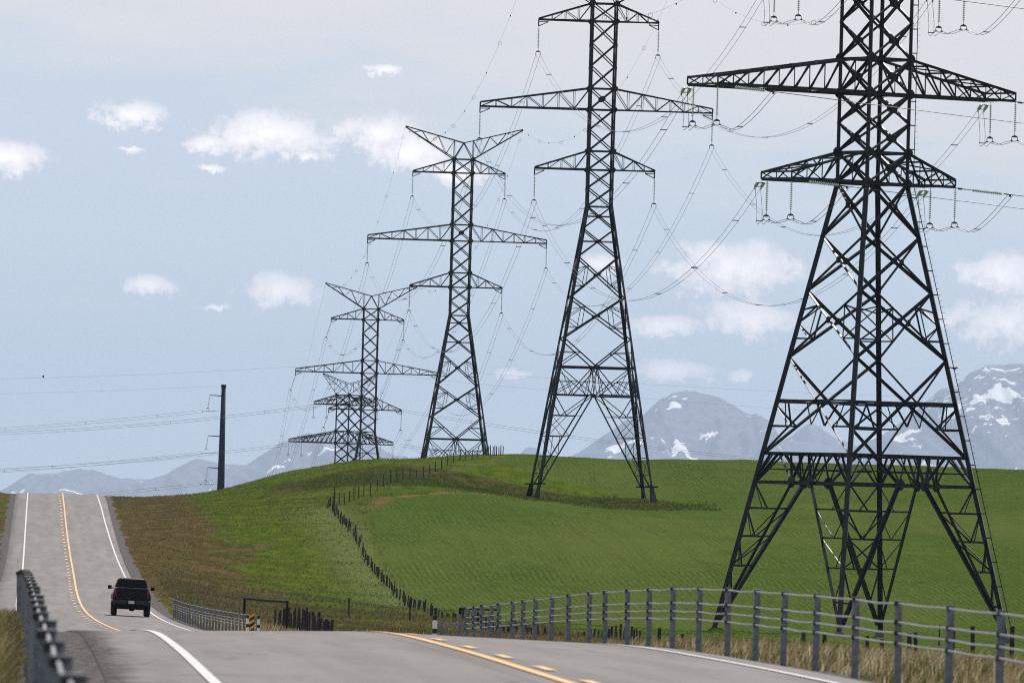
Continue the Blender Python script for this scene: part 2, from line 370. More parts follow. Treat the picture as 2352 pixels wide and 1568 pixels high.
past = t.mix(t.math('MULTIPLY', t.smooth(pA, .52, .70), .5), past, (.12, .125, .045))
past = t.mix(t.math('MULTIPLY', t.smooth(pB, .54, .68), .6), past, (.026, .034, .006))
past = t.mix(t.math('MULTIPLY', zp, t.smooth(nC, .2, .6)), past, (.098, .122, .045))
# dark weed patch round the second pylon
wf = t.smooth(t.math('ADD', zw, t.math('MULTIPLY', t.math('SUBTRACT', nB, .5), .35)), .46, .56)
past = t.mix(t.math('MULTIPLY', wf, .92), past, t.mix(t.smooth(nB, .35, .65), (.026, .030, .008), t.mix(t.smooth(nC, .3, .7), (.044, .040, .014), (.09, .07, .035))))
# drilled crop rows
wob = t.math('ADD', t.math('MULTIPLY', t.math('SUBTRACT', t.noise(t.comb(px, py, 0), .012, 2, .4), .5), 5.0), t.math('MULTIPLY', t.math('SUBTRACT', nC, .5), .22))
ph = t.math('MULTIPLY', t.math('ADD', t.math('ADD', px, t.math('MULTIPLY', py, .055)), wob), 2 * math.pi / .56)
rows = t.math('SINE', ph)
rfade = t.smooth(t.noise(flat, .11, 3, .5), .34, .6)
crop = t.mix(t.smooth(nB, .3, .7), (.048, .077, .015), (.062, .094, .019))
crop = t.mix(t.math('MULTIPLY', t.smooth(nA, .52, .72), .4), crop, (.042, .075, .008))
crop = t.mix(t.math('MULTIPLY', t.math('MULTIPLY', t.smooth(rows, -.2, .95), t.math('ADD', t.math('MULTIPLY', rfade, .8), .15)), .62), crop, (.028, .038, .009))
along = t.comb(px, t.math('MULTIPLY', py, .05), 0)       # leaves and gaps strung along the rows
sp1 = t.noise(along, 5.5, 4, .7); sp2 = t.noise(t.vec('ADD', along, (37.0, 5.0, 0)), 2.6, 4, .7)
crop = t.mix(t.math('MULTIPLY', t.smooth(sp1, .48, .70), .62), crop, (.108, .145, .042))
crop = t.mix(t.math('MULTIPLY', t.smooth(sp2, .52, .72), .5), crop, (.034, .052, .008))
crop = t.mix(t.math('MULTIPLY', t.smooth(sp1, .44, .34), .5), crop, (.060, .050, .022))
tone = t.noise(flat, .035, 4, .6)
crop = t.mix(t.math('MULTIPLY', t.smooth(tone, .46, .62), .45), crop, (.082, .104, .026))
crop = t.mix(t.math('MULTIPLY', t.smooth(tone, .50, .38), .35), crop, (.042, .074, .010))
tl = t.math('ABSOLUTE', t.math('SUBTRACT', t.math('FRACT', t.math('DIVIDE', t.math('ADD', t.math('ADD', px, t.math('MULTIPLY', py, .055)), wob), 7.5)), .5))
crop = t.mix(t.math('MULTIPLY', t.math('SUBTRACT', 1.0, t.smooth(tl, .018, .05)), t.math('MULTIPLY', t.smooth(nB, .40, .62), .32)), crop, (.046, .042, .016))
fsd = t.math('ADD', zf, t.math('MULTIPLY', t.math('SUBTRACT', nB, .5), .12))
ff = t.smooth(fsd, .49, .53)
rim = t.math('MULTIPLY', t.math('MULTIPLY', t.smooth(fsd, .47, .51), t.math('SUBTRACT', 1.0, t.smooth(fsd, .54, .62))), t.smooth(nB, .38, .55))
rim = t.math('MULTIPLY', rim, t.math('MULTIPLY', t.smooth(py, 1040, 1120), t.math('SUBTRACT', 1.0, t.smooth(py, 1186, 1200))))
col = t.mix(ff, past, crop)
col = t.mix(t.math('MULTIPLY', rim, .75), col, (.16, .085, .05))
t.put(b.inputs['Base Color'], col); b.inputs['Roughness'].default_value = 1.0; b.inputs['Specular IOR Level'].default_value = 0.0
bn = t.node('ShaderNodeBump'); bn.inputs['Strength'].default_value = .8; bn.inputs['Distance'].default_value = .25
t.l.new(t.math('ADD', t.math('MULTIPLY', nC, .7), t.math('MULTIPLY', nD, .5)), bn.inputs['Height']); t.l.new(bn.outputs[0], b.inputs['Normal'])
tag(link('ground', gme, None, gm), 'rolling pasture and drilled green field under the pylons', kind='structure')

# ------------------------------------------------------------------ road
rm, t, b = material('worn_asphalt')
geo = t.node('ShaderNodeNewGeometry'); pos = geo.outputs['Position']
uvn = t.node('ShaderNodeAttribute', attribute_name='lane'); ls, _, _2 = t.sep(uvn.outputs['Vector'])
ax, ay, az = t.sep(pos)
strip = t.comb(t.math('MULTIPLY', ls, 1.0), t.math('MULTIPLY', ay, .03), 0)
nL = t.noise(strip, 1.3, 4, .55); nF = t.noise(pos, 3.0, 5, .65); nS = t.noise(pos, 60, 2, .6)
track = t.math('ABSOLUTE', t.math('SUBTRACT', t.math('ABSOLUTE', t.math('SUBTRACT', t.math('ABSOLUTE', ls), 1.85)), .9))
colr = t.mix(t.smooth(nL, .3, .7), (.160, .146, .146), (.205, .189, .188))
colr = t.mix(t.math('MULTIPLY', t.math('SUBTRACT', 1.0, t.smooth(track, .1, .5)), .30), colr, (.22, .203, .202))
colr = t.mix(t.math('MULTIPLY', t.smooth(nF, .5, .75), .35), colr, (.14, .127, .127))
big = t.noise(t.comb(t.math('MULTIPLY', ls, .35), t.math('MULTIPLY', ay, .012), 0), 1.0, 3, .6)
colr = t.mix(t.math('MULTIPLY', t.smooth(big, .46, .6), .35), colr, (.145, .133, .133))
crk = t.math('ABSOLUTE', t.math('SUBTRACT', t.noise(t.comb(t.math('MULTIPLY', ls, .12), t.math('MULTIPLY', ay, .06), 4.0), 1.0, 4, .65), .5))
colr = t.mix(t.math('MULTIPLY', t.math('SUBTRACT', 1.0, t.smooth(crk, .0015, .006)), .45), colr, (.075, .068, .068))
colr = t.mix(t.math('MULTIPLY', t.smooth(nS, .55, .8), .3), colr, (.23, .215, .213))
gr = t.smooth(t.math('ADD', t.math('MULTIPLY', ls, -1.0), t.math('MULTIPLY', t.math('SUBTRACT', t.noise(t.comb(ax, t.math('MULTIPLY', ay, .25), 0), 1.6, 5, .7), .5), 1.5)), 4.25, 4.75)
grc = t.mix(t.smooth(t.noise(t.comb(ax, t.math('MULTIPLY', ay, .3), 0), 7.0, 4, .75), .42, .62), (.028, .022, .021), (.16, .14, .135))
colr = t.mix(t.math('MULTIPLY', gr, t.math('SUBTRACT', 1.0, t.smooth(ay, 240, 330))), colr, grc)
seam = t.math('SUBTRACT', 1.0, t.smooth(t.math('ABSOLUTE', t.math('ADD', t.math('ADD', ls, .32), t.math('MULTIPLY', t.math('SUBTRACT', nF, .5), .25))), .02, .10))
colr = t.mix(t.math('MULTIPLY', seam, .4), colr, (.12, .113, .112))
t.put(b.inputs['Base Color'], colr); b.inputs['Roughness'].default_value = .85; b.inputs['Specular IOR Level'].default_value = .10
bn = t.node('ShaderNodeBump'); bn.inputs['Strength'].default_value = .25; bn.inputs['Distance'].default_value = .01
t.l.new(nS, bn.inputs['Height']); t.l.new(bn.outputs[0], b.inputs['Normal'])
def strip_mesh(name, cols, ys, lift, skirt=False):
    """cols: list of D offsets or functions of Y"""
    ys = np.asarray(ys, float); V = []; L = []
    for c in cols:
        D = c(ys) if callable(c) else np.full_like(ys, c)
        z = zr(ys) - CROWN * np.abs(D) + lift
        V.append(np.stack([xr(ys) + D, ys, z], -1)); L.append(D)
    if skirt:
        a, z_ = V[0].copy(), V[-1].copy(); a[:, 2] -= .3; z_[:, 2] -= .3; a[:, 0] -= .05; z_[:, 0] += .05
        V = [a] + V + [z_]; L = [L[0]] + L + [L[-1]]
    V = np.stack(V, 1); n, k, _ = V.shape; ii = np.arange(n * k).reshape(n, k)
    fs = np.stack([ii[:-1, :-1], ii[:-1, 1:], ii[1:, 1:], ii[1:, :-1]], -1).reshape(-1, 4)
    me = np_mesh(name, V.reshape(-1, 3), fs, True)
    a = me.attributes.new('lane', 'FLOAT_VECTOR', 'POINT'); l3 = np.zeros((n * k, 3), np.float32); l3[:, 0] = np.stack(L, 1).ravel()
    a.data.foreach_set('vector', l3.ravel()); return me
RY = np.r_[np.arange(-200, 300, 3.0), np.arange(300, 1420, 6.0), np.arange(1420, 2200, 20)]
edgeR = pchip([-200, 100, 250, 470, 600, 1300, 2300], [4.35, 4.3, 4.3, 4.5, 4.2, 4.5, 4.5]); edgeL = pchip([-200, 100, 250, 1300, 2300], [-4.75, -4.75, -4.9, -4.9, -4.9])
road = tag(link('road', strip_mesh('road', [edgeL, -4.3, -3.9, -3.2, -2.0, -1, 0, 1, 2.0, 3.2, 3.9, edgeR], RY, 0, True), None, rm), 'two lane grey asphalt highway dipping and climbing over the far rise', kind='structure')
wm, t, b = material('white_line_paint'); geo = t.node('ShaderNodeNewGeometry')
t.put(b.inputs['Base Color'], t.mix(t.smooth(t.noise(geo.outputs['Position'], 9, 5, .7), .42, .7), (.52, .51, .50), (.33, .32, .315))); b.inputs['Roughness'].default_value = .6
ym, t, b = material('yellow_line_paint'); geo = t.node('ShaderNodeNewGeometry')
t.put(b.inputs['Base Color'], t.mix(t.smooth(t.noise(geo.outputs['Position'], 9, 5, .7), .42, .7), (.62, .36, .11), (.40, .26, .13))); b.inputs['Roughness'].default_value = .6
link('edge_line', strip_mesh('edge_line', [-3.72, -3.60], RY, .012), road, wm); link('edge_line', strip_mesh('edge_line', [3.60, 3.72], RY, .012), road, wm)
link('centre_line', strip_mesh('centre_line', [-.065, .065], RY, .012), road, ym)
for k in range(12): link('lane_dash', strip_mesh('lane_dash', [.22, .36], np.linspace(105 + 11.4 * k, 108.8 + 11.4 * k, 4), .012), road, ym)
for k in range(56):
    y0 = 455 + 15.0 * k
    link('lane_dash', strip_mesh('lane_dash', [-.44, -.26], np.linspace(y0, y0 + 4.0, 3), .012), road, ym)
# gravel shoulders
sm, t, b = material('dark_gravel'); geo = t.node('ShaderNodeNewGeometry'); pos = geo.outputs['Position']
vor = t.node('ShaderNodeTexVoronoi'); t.l.new(pos, vor.inputs['Vector']); vor.inputs['Scale'].default_value = 11
c = t.mix(t.smooth(t.noise(pos, 5, 5, .7), .35, .7), (.018, .014, .014), (.055, .045, .044))
vs = t.node('ShaderNodeSeparateColor'); t.l.new(vor.outputs['Color'], vs.inputs[0])
px_, py_, _z = t.sep(pos); c = t.mix(t.smooth(t.noise(t.comb(px_, t.math('MULTIPLY', py_, .3), 0), 6.0, 4, .75), .45, .62), c, (.13, .115, .11))
c = t.mix(t.math('MULTIPLY', t.smooth(vs.outputs[0], .76, .95), .55), c, (.17, .155, .15))
t.put(b.inputs['Base Color'], c); b.inputs['Roughness'].default_value = .95; b.inputs['Specular IOR Level'].default_value = .2
bn = t.node('ShaderNodeBump'); bn.inputs['Distance'].default_value = .06; t.l.new(vor.outputs['Distance'], bn.inputs['Height']); t.l.new(bn.outputs[0], b.inputs['Normal'])
def shoulder(a, bb, name):
    ys = RY; V = []
    jit = [rng.normal(0, .09, len(ys)) for _ in range(2)]
    for k, s in enumerate((0, .35, .7, 1)):
        D = (a(ys) * (1 - s) + (bb + jit[0] * 2.2 * (s == 1) + 0) * s); x = xr(ys) + D
        zt = ground_z(x, ys) + .035; zroad = zr(ys) - CROWN * np.abs(D) - .02
        V.append(np.stack([x, ys, zroad * (1 - s) + (zt + rng.normal(0, .015, len(ys))) * s - (.06 if s == 1 else 0)], -1))
    if bb < 0: V = V[::-1]
    V = np.stack(V, 1); n, k, _ = V.shape; ii = np.arange(n * k).reshape(n, k)
    fs = np.stack([ii[:-1, :-1], ii[:-1, 1:], ii[1:, 1:], ii[1:, :-1]], -1).reshape(-1, 4)
    return tag(link('road_shoulder', np_mesh(name, V.reshape(-1, 3), fs, True), None, sm), kind='structure')
sh = shoulder(lambda y: edgeR(y) - .05, 5.05, 'road_shoulder'); sh['label'] = 'dark gravel strip along the edge of the lane the pickup drives in'
sh = shoulder(lambda y: edgeL(y) + .05, -5.75, 'road_shoulder'); sh['label'] = 'dark gravel strip beside the barrier seen end on'

# ------------------------------------------------------------------ mountains, some 28 km off
mm, t, b = material('haze_tinted_rock'); geo = t.node('ShaderNodeNewGeometry'); pos = geo.outputs['Position']
k = t.vec('MULTIPLY', pos, (.004, .0016, .004)); kx, ky, kz = t.sep(k)
rot = t.comb(t.math('ADD', kx, t.math('MULTIPLY', kz, .55)), ky, t.math('MULTIPLY', kz, .33))
rot2 = t.comb(t.math('MULTIPLY', kx, .35), ky, t.math('ADD', kz, t.math('MULTIPLY', kx, .22)))
sA = t.noise(rot, .95, 4, .52); sB = t.noise(k, .8, 3, .5); sC = t.noise(rot2, 3.6, 6, .65)
high = t.smooth(kz, 1.6, 3.9)
east = t.smooth(kx, 6.5, 10.5)
amt = t.math('ADD', t.math('MULTIPLY', high, .02), t.math('MULTIPLY', t.math('MULTIPLY', high, east), .16))
snow = t.smooth(t.math('SUBTRACT', t.math('ADD', t.math('ADD', sA, t.math('MULTIPLY', sB, .3)), t.math('MULTIPLY', amt, .25)), t.math('MULTIPLY', t.math('SUBTRACT', 1.0, t.smooth(kx, -7.5, -5.0)), .065)), .772, .80)
strata = t.smooth(t.math('ADD', sC, t.math('MULTIPLY', amt, .72)),  .69, .735)
sn = t.math('MAXIMUM', snow, strata)
hazed_rock = t.mix(t.smooth(t.noise(k, 3, 6, .6), .35, .65), (.07, .07, .115), (.15, .138, .19))  # rock tones pushed towards blue, part of the distance haze painted in
hazed_rock = t.mix(t.smooth(sC, .45, .6), hazed_rock, (.095, .098, .15))
t.put(b.inputs['Base Color'], t.mix(sn, hazed_rock, (.85, .86, .88))); b.inputs['Roughness'].default_value = .9
def ridge_noise(x, f, seed):
    r = np.random.default_rng(seed); o = 0; a = 1
    for i in range(5):
        p = r.uniform(0, 6.28); o = o + a * (1 - 2 * np.abs(np.sin(x * f / 2 + p + .7 * np.sin(x * f * .37 + p * 3)))); f *= 2.1; a *= .52
    return o
def mountain(name, prof, Y0, depth, seed, label):
    pts = [P(u, v, Y0) for u, v in prof]; px_ = [p[0] for p in pts]; pz_ = [p[2] for p in pts]
    X = np.r_[np.arange(px_[0], -3800, 150), np.arange(-3800, 3800, 16.5), np.arange(3800, px_[-1], 150)]
    X = X[(X >= px_[0]) & (X <= px_[-1])]
    crest = pchip(px_, pz_)(X) + ridge_noise(X / 2.5, .035, seed) * 7.5 + ridge_noise(X / 2.5, .12, seed + 3) * 2.8
    s = np.r_[np.linspace(0, 1, 46), np.linspace(1.05, 1.8, 8)]
    SX, SS = np.meshgrid(X, s); C = np.broadcast_to(crest, SX.shape); base = -18.0
    g = np.where(SS <= 1, SS ** .92, 1 - (SS - 1) * 1.1)
    spur = ridge_noise(SX / 2.5 + 90 * np.sin(SS * 3 + SX / 2.5 * .004), .016, seed + 9) * 78 * np.clip(SS * (1.0 - SS), 0, 1) * 4
    gul = ridge_noise(SX / 2.5 + SS * 220, .05, seed + 5) * 34 * np.clip(SS * (1 - SS), 0, 1) * 4
    Z = base + (C - base) * g + spur + gul
    Z = np.where(SS < 1, np.minimum(Z, base + (C - base) * (.25 + .75 * SS) + 4), Z)
    Yy = Y0 - depth * (1 - SS) + ridge_noise(SX / 2.5, .02, seed + 1) * 60 * (SS < 1)
    n, kk = SX.shape; ii = np.arange(n * kk).reshape(n, kk)
    fs = np.stack([ii[:-1, :-1], ii[:-1, 1:], ii[1:, 1:], ii[1:, :-1]], -1).reshape(-1, 4)
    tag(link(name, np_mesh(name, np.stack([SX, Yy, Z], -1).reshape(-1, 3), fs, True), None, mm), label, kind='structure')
mountain('mountains', [(-9000, 1180), (-5000, 1000), (-3000, 1080), (-1500, 1010), (-700, 1060), (-250, 1150), (-60, 1160), (0, 1125), (30, 1105), (70, 1090), (110, 1083), (165, 1078), (215, 1079), (270, 1092), (330, 1097), (370, 1088), (410, 1072), (450, 1054),
    (490, 1056), (530, 1063), (562, 1068), (590, 1048), (630, 1022), (670, 1004), (705, 998), (760, 1000), (820, 1004), (860, 1018), (900, 1040), (960, 1060), (1010, 1100), (1060, 1150), (1150, 1200), (1210, 1150), (1250, 1100), (1285, 1056), (1330, 1035), (1380, 1000),
    (1410, 985), (1440, 962), (1470, 956), (1500, 926), (1530, 912), (1560, 897), (1585, 896), (1625, 902), (1650, 906), (1690, 930), (1715, 946), (1745, 950), (1770, 972), (1790, 1000), (1840, 1010), (1890, 1022), (1940, 1030), (1990, 1010), (2040, 985), (2090, 955), (2130, 915),
    (2160, 893), (2200, 876), (2235, 850), (2265, 838), (2300, 834), (2350, 832), (2420, 822), (2600, 840), (3000, 1000), (3600, 900), (5000, 1080), (8000, 980), (11000, 1190)], 70000, 8500, 5, 'hazy blue mountains streaked with snow along the horizon')
mountain('mountains', [(-9000, 1190), (-4000, 1060), (-500, 1090), (300, 1150), (900, 1130), (1100, 1090), (1185, 1052), (1205, 1030), (1225, 1029), (1245, 1040), (1300, 1062), (1380, 1075), (1600, 1100), (1760, 1040), (1800, 1008), (1830, 990), (1862, 972), (1880, 975), (1905, 992), (1925, 1006), (1960, 1020),
    (2100, 1060), (2700, 1080), (5000, 1000), (11000, 1190)], 78000, 6500, 21, 'paler snowy peaks showing in the gaps behind the front mountains')
# the air between: one even haze over the whole scene
hb = MB(); hb.box((0, 42500, 590), (62000, 89000, 1260))
hm = bpy.data.materials.new('thin_air'); hm.use_nodes = True; ht = hm.node_tree; ht.nodes.clear()
ho = ht.nodes.new('ShaderNodeOutputMaterial'); hv = ht.nodes.new('ShaderNodeVolumePrincipled'); ht.links.new(hv.outputs[0], ho.inputs['Volume'])
hv.inputs['Color'].default_value = (.58, .72, 1.0, 1); hv.inputs['Density'].default_value = HAZE_DENSITY; hv.inputs['Anisotropy'].default_value = 0.0
tag(hb.build('haze', hm), kind='stuff')
# ------------------------------------------------------------------ steel lattice pylons
_t = .13
_Lp = np.array([(0, 0), (1, 0), (1, _t), (_t, _t), (_t, 1), (0, 1)]) - .32
LV = np.array([(x, y, z) for z in (0, 1) for x, y in _Lp])
LF = [(k, (k + 1) % 6, 6 + (k + 1) % 6, 6 + k) for k in range(6)] + [(5, 4, 3, 2, 1, 0), (6, 7, 8, 9, 10, 11)]
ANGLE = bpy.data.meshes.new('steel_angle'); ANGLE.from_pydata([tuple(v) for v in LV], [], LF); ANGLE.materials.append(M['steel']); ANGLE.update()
def bar_matrix(p, q, w, n=(0, -1, 0)):
    p = Vector(p); q = Vector(q); z = q - p; L = z.length; z.normalize(); n = Vector(n)
    x = n - z * n.dot(z)
    if x.length < 1e-3: x = Vector((1, 0, 0)) - z * z.x
    x.normalize(); y = z.cross(x)
    m = Matrix((x * w, y * w, z * L)).transposed().to_4x4(); m.translation = p
    return m
def bar(parent, name, p, q, w, n=(0, -1, 0)):
    o = bpy.data.objects.new(name, ANGLE); COL.objects.link(o); o.parent = parent; o.matrix_basis = bar_matrix(p, q, w, n)
    return o
class Bars:
    """several steel angles that make one part"""
    def __init__(s): s.m = []
    def add(s, p, q, w, n=(0, -1, 0)): s.m.append(np.array(bar_matrix(p, q, w, n)))
    def build(s, name, parent, mat=None):
        V = []; Fq = []
        for i, m in enumerate(s.m):
            V.append(LV @ m[:3, :3].T + m[:3, 3]); Fq += [tuple(k + 12 * i for k in f) for f in LF]
        me = bpy.data.meshes.new(name); me.from_pydata(np.concatenate(V).tolist(), [], Fq); me.update()
        return link(name, me, parent, mat or M['steel'])
def lerp(a, b, t): return tuple(x + (y - x) * t for x, y in zip(a, b))
_oct = [(math.cos(math.pi / 8 + k * math.pi / 4), math.sin(math.pi / 8 + k * math.pi / 4)) for k in range(8)]
_gp = MB(); _gp.add([(x * .5, y, z * .5) for y in (-.02, .02) for x, z in _oct], [tuple(range(8)), tuple(range(15, 7, -1))] + [(k, 8 + k, 8 + (k + 1) % 8, (k + 1) % 8) for k in range(8)])
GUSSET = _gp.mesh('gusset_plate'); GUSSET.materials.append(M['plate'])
def gusset(parent, c, s, n):
    o = bpy.data.objects.new('gusset_plate', GUSSET); COL.objects.link(o); o.parent = parent
    o.location = Vector(c) + Vector(n) * .06; o.scale = (s, 1, s); o.rotation_euler = (0, 0, math.atan2(n[1], n[0]) + math.pi / 2)
FACES = [((-1, -1), (1, -1), (0, -1, 0)), ((1, -1), (1, 1), (1, 0, 0)), ((1, 1), (-1, 1), (0, 1, 0)), ((-1, 1), (-1, -1), (-1, 0, 0))]
def make_pylon(name, label, tension, detail, group):
    """tension=True: the stout pylon with box arms; False: the slender one with pointed arms"""
    T = thing(name, label, 'pylon', group=group)
    if tension:
        HB, HW, ZW, ZT = 7.85, 1.885, 33.7, 50.6; LEGW = (.36, .27); DW = .19
        arms = [(33.7, 36.0, 8.95, 6.4, .5), (40.4, 43.0, 16.0, 11.9, .55), (48.5, 50.6, 8.75, 6.75, .5)]
        xp = [(33.7, 29.7), (29.7, 25.6), (25.6, 20.6)]; xu = [33.7, 36, 38.2, 40.4, 43, 45.75, 48.5, 50.6]
    else:
        HB, HW, ZW, ZT = 6.2, 1.3, 31.2, 52.8; LEGW = (.27, .21); DW = .125
        arms = [(35.1, 37.1, 6.95, 5.85, .12), (41.5, 43.75, 12.95, 11.85, .45), (50.9, 52.8, 6.95, 5.85, .12)]
        xp = [(31.2, 28.8), (28.8, 25.8), (25.8, 21.5), (21.5, 17.1)]; xu = [31.2, 33.15, 35.1, 37.1, 39.3, 41.5, 43.75, 46.1, 48.5, 50.9, 52.8]
    def hw(z): return HW + (HB - HW) * (1 - z / ZW) if z < ZW else HW
    def C(s, z, k=1.0): return (s[0] * hw(z) * k, s[1] * hw(z) * k, z)
    # legs: one long steel member from the footing to the crown
    for sx in (-1, 1):
        for sy in (-1, 1):
            b_ = Bars(); n = (-sx, -sy * .001, 0)
            b_.add(C((sx, sy), -1.5), C((sx, sy), ZW), LEGW[0], (-sx, -sy, 0)); b_.add(C((sx, sy), ZW), C((sx, sy), ZT), LEGW[1], (-sx, -sy, 0))
            if not tension:     # splayed footing stubs under each leg
                f = C((sx, sy), 1.55)
                for ax_, ay_ in ((.75, .1), (.1, .75)): b_.add(f, (f[0] + sx * ax_, f[1] + sy * ay_, -1.2), .3, (-sx, -sy, 0))
                b_.add((f[0] - .7, f[1], 1.6), (f[0] + .7, f[1], 1.6), .16); b_.add((f[0], f[1] - .7, 1.6), (f[0], f[1] + .7, 1.6), .16, (1, 0, 0))
            b_.build('leg', T)
            if tension:
                f = C((sx, sy), 0); pm = MB(); pm.lathe([(.38, -1.2), (.38, .18), (.34, .24), (.0, .24)], 12, (f[0], f[1], 0)); pm.build('footing', M['concrete'], T)
    D = lambda p, q, n, w=DW: bar(T, 'diagonal', p, q, w, n)
    H = lambda p, q, n, w=DW: bar(T, 'horizontal', p, q, w, n)
    R = lambda p, q, n, w=DW * .55: bar(T, 'redundant_strut', p, q, w, n) if detail else None
    for A, B, n in FACES:
        o = (n[0] * .05, n[1] * .05, 0)
        sh_ = lambda p: (p[0] + o[0], p[1] + o[1], p[2])
        for z0, z1 in zip(xu[:-1], xu[1:]):
            D(C(A, z0), C(B, z1), n); D(sh_(C(B, z0)), sh_(C(A, z1)), n)
            if tension: gusset(T, lerp(C(A, z0), C(B, z1), .5), .62, n)
        for z0, z1 in xp:
            a0, b0, a1, b1 = C(A, z0), C(B, z0), C(A, z1), C(B, z1)
            D(a0, b1, n, DW * 1.08); D(sh_(b0), sh_(a1), n, DW * 1.08)
            t = hw(z0) / (hw(z0) + hw(z1)); X = lerp(a0, b1, t)
            gusset(T, X, .55 if tension else .42, n)
            if z0 - z1 < 4.2 and not tension: H(C(A, X[2]), C(B, X[2]), n, DW * .7)
            if z0 - z1 > 4.2 and n[1] != 0 or (tension and z0 - z1 > 4.5):
                for a_, b_, a2, b2 in ((a0, b1, a1, b0), (b0, a1, b1, a0)):
                    u = lerp(a_, b_, t * .5); l = lerp(a2, b2, (1 - t) * .5); m_ = lerp(a_, a2, .5)
                    R(m_, u, n); R(m_, l, n); R(u, l, n); R(lerp(a_, a2, .30), u, n); R(lerp(a_, a2, .72), l, n)
        for zz in sorted({z for a_ in arms for z in a_[:2]} | {ZW}):
            H(C(A, zz), C(B, zz), n, DW * 1.05)
    if tension:
        ZB0, ZB1, ZX, ZXT = 11.25, 13.4, 17.2, 20.6
        for A, B, n in FACES:
            ln = lambda z, f: lerp(C(A, z), C(B, z), f)
            sh_ = lambda p: (p[0] + n[0] * .06, p[1] + n[1] * .06, p[2])
            xc = ln(ZX, .5)
            D(C(A, ZXT), ln(ZB1, .98), n, DW); D(sh_(C(B, ZXT)), sh_(ln(ZB1, .02)), n, DW); H(C(A, ZX), C(B, ZX), n, .09)
            for P0, P1, s in ((A, B, 0), (B, A, 1)):
                fr = lambda z, f: ln(z, f if s == 0 else 1 - f)
                u = lerp(C(P0, ZXT), fr(ZB1, .98), .45); H(C(P0, u[2]), u, n, DW * .7); R(C(P0, u[2] - .1), fr(ZX, .2), n, DW * .6); R(u, fr(ZX, .27), n); R(u, fr(ZX, .2), n)
                l = lerp(fr(ZB1, .02), C(P1, ZXT), .28); H(C(P0, l[2]), l, n, DW * .7); R(C(P0, ZX - .2), l, n, DW * .65); R(fr(ZX, .12), lerp(l, C(P0, l[2]), .2), n)
                l2 = lerp(fr(ZB1, .02), C(P1, ZXT), .3)
                R(fr(ZX, .40), fr(l2[2], .5), n, DW * .6)
            H(C(A, ZB1), C(B, ZB1), n, .24); H(C(A, ZB0), C(B, ZB0), n, .24)
            H(ln(ZB0 + .95, .06), ln(ZB0 + .95, .94), n, DW * .5)
            kn = (.40, .60)
            for s in (0, 1):
                fr = lambda z, f: ln(z, f if s == 0 else 1 - f)
                corner = fr(ZB0, .0)
                D(fr(ZB0, .02), fr(ZB1, .19), n, DW * .9); D(fr(ZB1, .19), fr(ZB0, .40), n, DW); D(fr(ZB0, .40), fr(ZB1, .47), n, DW * .85)
                D(fr(ZB0, .4), fr(ZB1, .33), n, DW * .7); R(fr(ZB0, .0), fr(ZB1, .1), n, DW * .7)
                R(fr(ZB0, .5), fr(ZB1, .42), n)
                gusset(T, fr(ZB0, .40), .95, n)
                foot = fr(0.7, .012)
                knot = fr(ZB0, .40)
                bar(T, 'leg_strut', knot, foot, .27, n)
                prev_l, prev_s = fr(ZB0, 0), knot
                for k, f in enumerate((.19, .39, .60, .84)):
                    s_ = lerp(knot, foot, f); l_ = fr(s_[2], 0)
                    H(l_, s_, n, DW * .62)
                    mid = lerp(l_, s_, .5)
                    bar(T, 'leg_brace', prev_l, mid if k < 3 else s_, DW * .5, n); bar(T, 'leg_brace', mid, lerp(prev_s, s_, .98), DW * .45, n)
                    if k in (1, 2): bar(T, 'leg_brace', prev_s, l_ if k == 2 else mid, DW * .5, n)
                    prev_l, prev_s = l_, s_
        for z in (ZB0, ZB1):        # plan bracing inside the belt
            for k in range(4):
                a_ = lerp(C(FACES[k][0], z), C(FACES[k][1], z), .5); c_ = lerp(C(FACES[(k + 1) % 4][0], z), C(FACES[(k + 1) % 4][1], z), .5)
                H(a_, c_, (0, 0, 1), DW * .6)
        # climbing rail up the far right leg
        cb_ = Bars()
        for z0, z1 in ((1.0, ZW), (ZW, ZT)):
            p = Vector(C((1, -1), z0)) + Vector((.36, -.25, 0)); q_ = Vector(C((1, -1), z1)) + Vector((.36, -.25, 0)); cb_.add(p, q_, .07)
        z = 1.2
        while z < ZT:
            p = Vector(C((1, -1), z)); a_ = p + Vector((.36, -.25, 0))
            cb_.add(a_, a_ + Vector((.20, -.12, .02)), .022)
            if int(z / .45) % 4 == 0: cb_.add(p, a_, .08)
            z += .45
        cb_.build('climbing_rail', T)
    else:
        ZB0, ZB1, ZXT = 11.1, 14.1, 17.1
        for A, B, n in FACES:
            ln = lambda z, f: lerp(C(A, z), C(B, z), f)
            top = ln(ZB1, .5); gusset(T, top, .5, n)
            H(C(A, ZB1), C(B, ZB1), n, .2)
            for s in (0, 1):
                fr = lambda z, f: ln(z, f if s == 0 else 1 - f)
                D(fr(ZXT, 0), top, n, DW * 1.1)
                m_ = lerp(fr(ZXT, 0), top, .48); H(fr(m_[2], 0), m_, n, DW * .6); R(fr(ZB1, .0), m_, n, DW * .75)
                knot = fr(ZB0, .46); H(fr(ZB0, 0), knot, n, .16); gusset(T, knot, .35, n)
                D(top, fr(ZB0, .22), n, DW * .85); D(fr(ZB1, 0), knot, n, DW * .7); D(top, knot, n, DW * .6); R(top, fr(ZB0, .42), n); 
                hm_ = fr(ZB0 + 1.45, 0); H(hm_, fr(ZB0 + 1.45, .26), n, DW * .5); R(fr(ZB0, 0), fr(ZB0 + 1.45, .26), n, DW * .6); R(fr(ZB1, 0), fr(ZB0, .2), n, DW * .5); R(fr(ZB0, .22), fr(ZB0 + 1.45, .13), n)
                R(fr(ZB0 + 1.45, .33), fr(ZB0 + 1.45, .48), n, DW * .45); R(fr(ZB0 + 1.45, .35), fr(ZB0, .44), n); 
                foot = fr(1.5, .015)
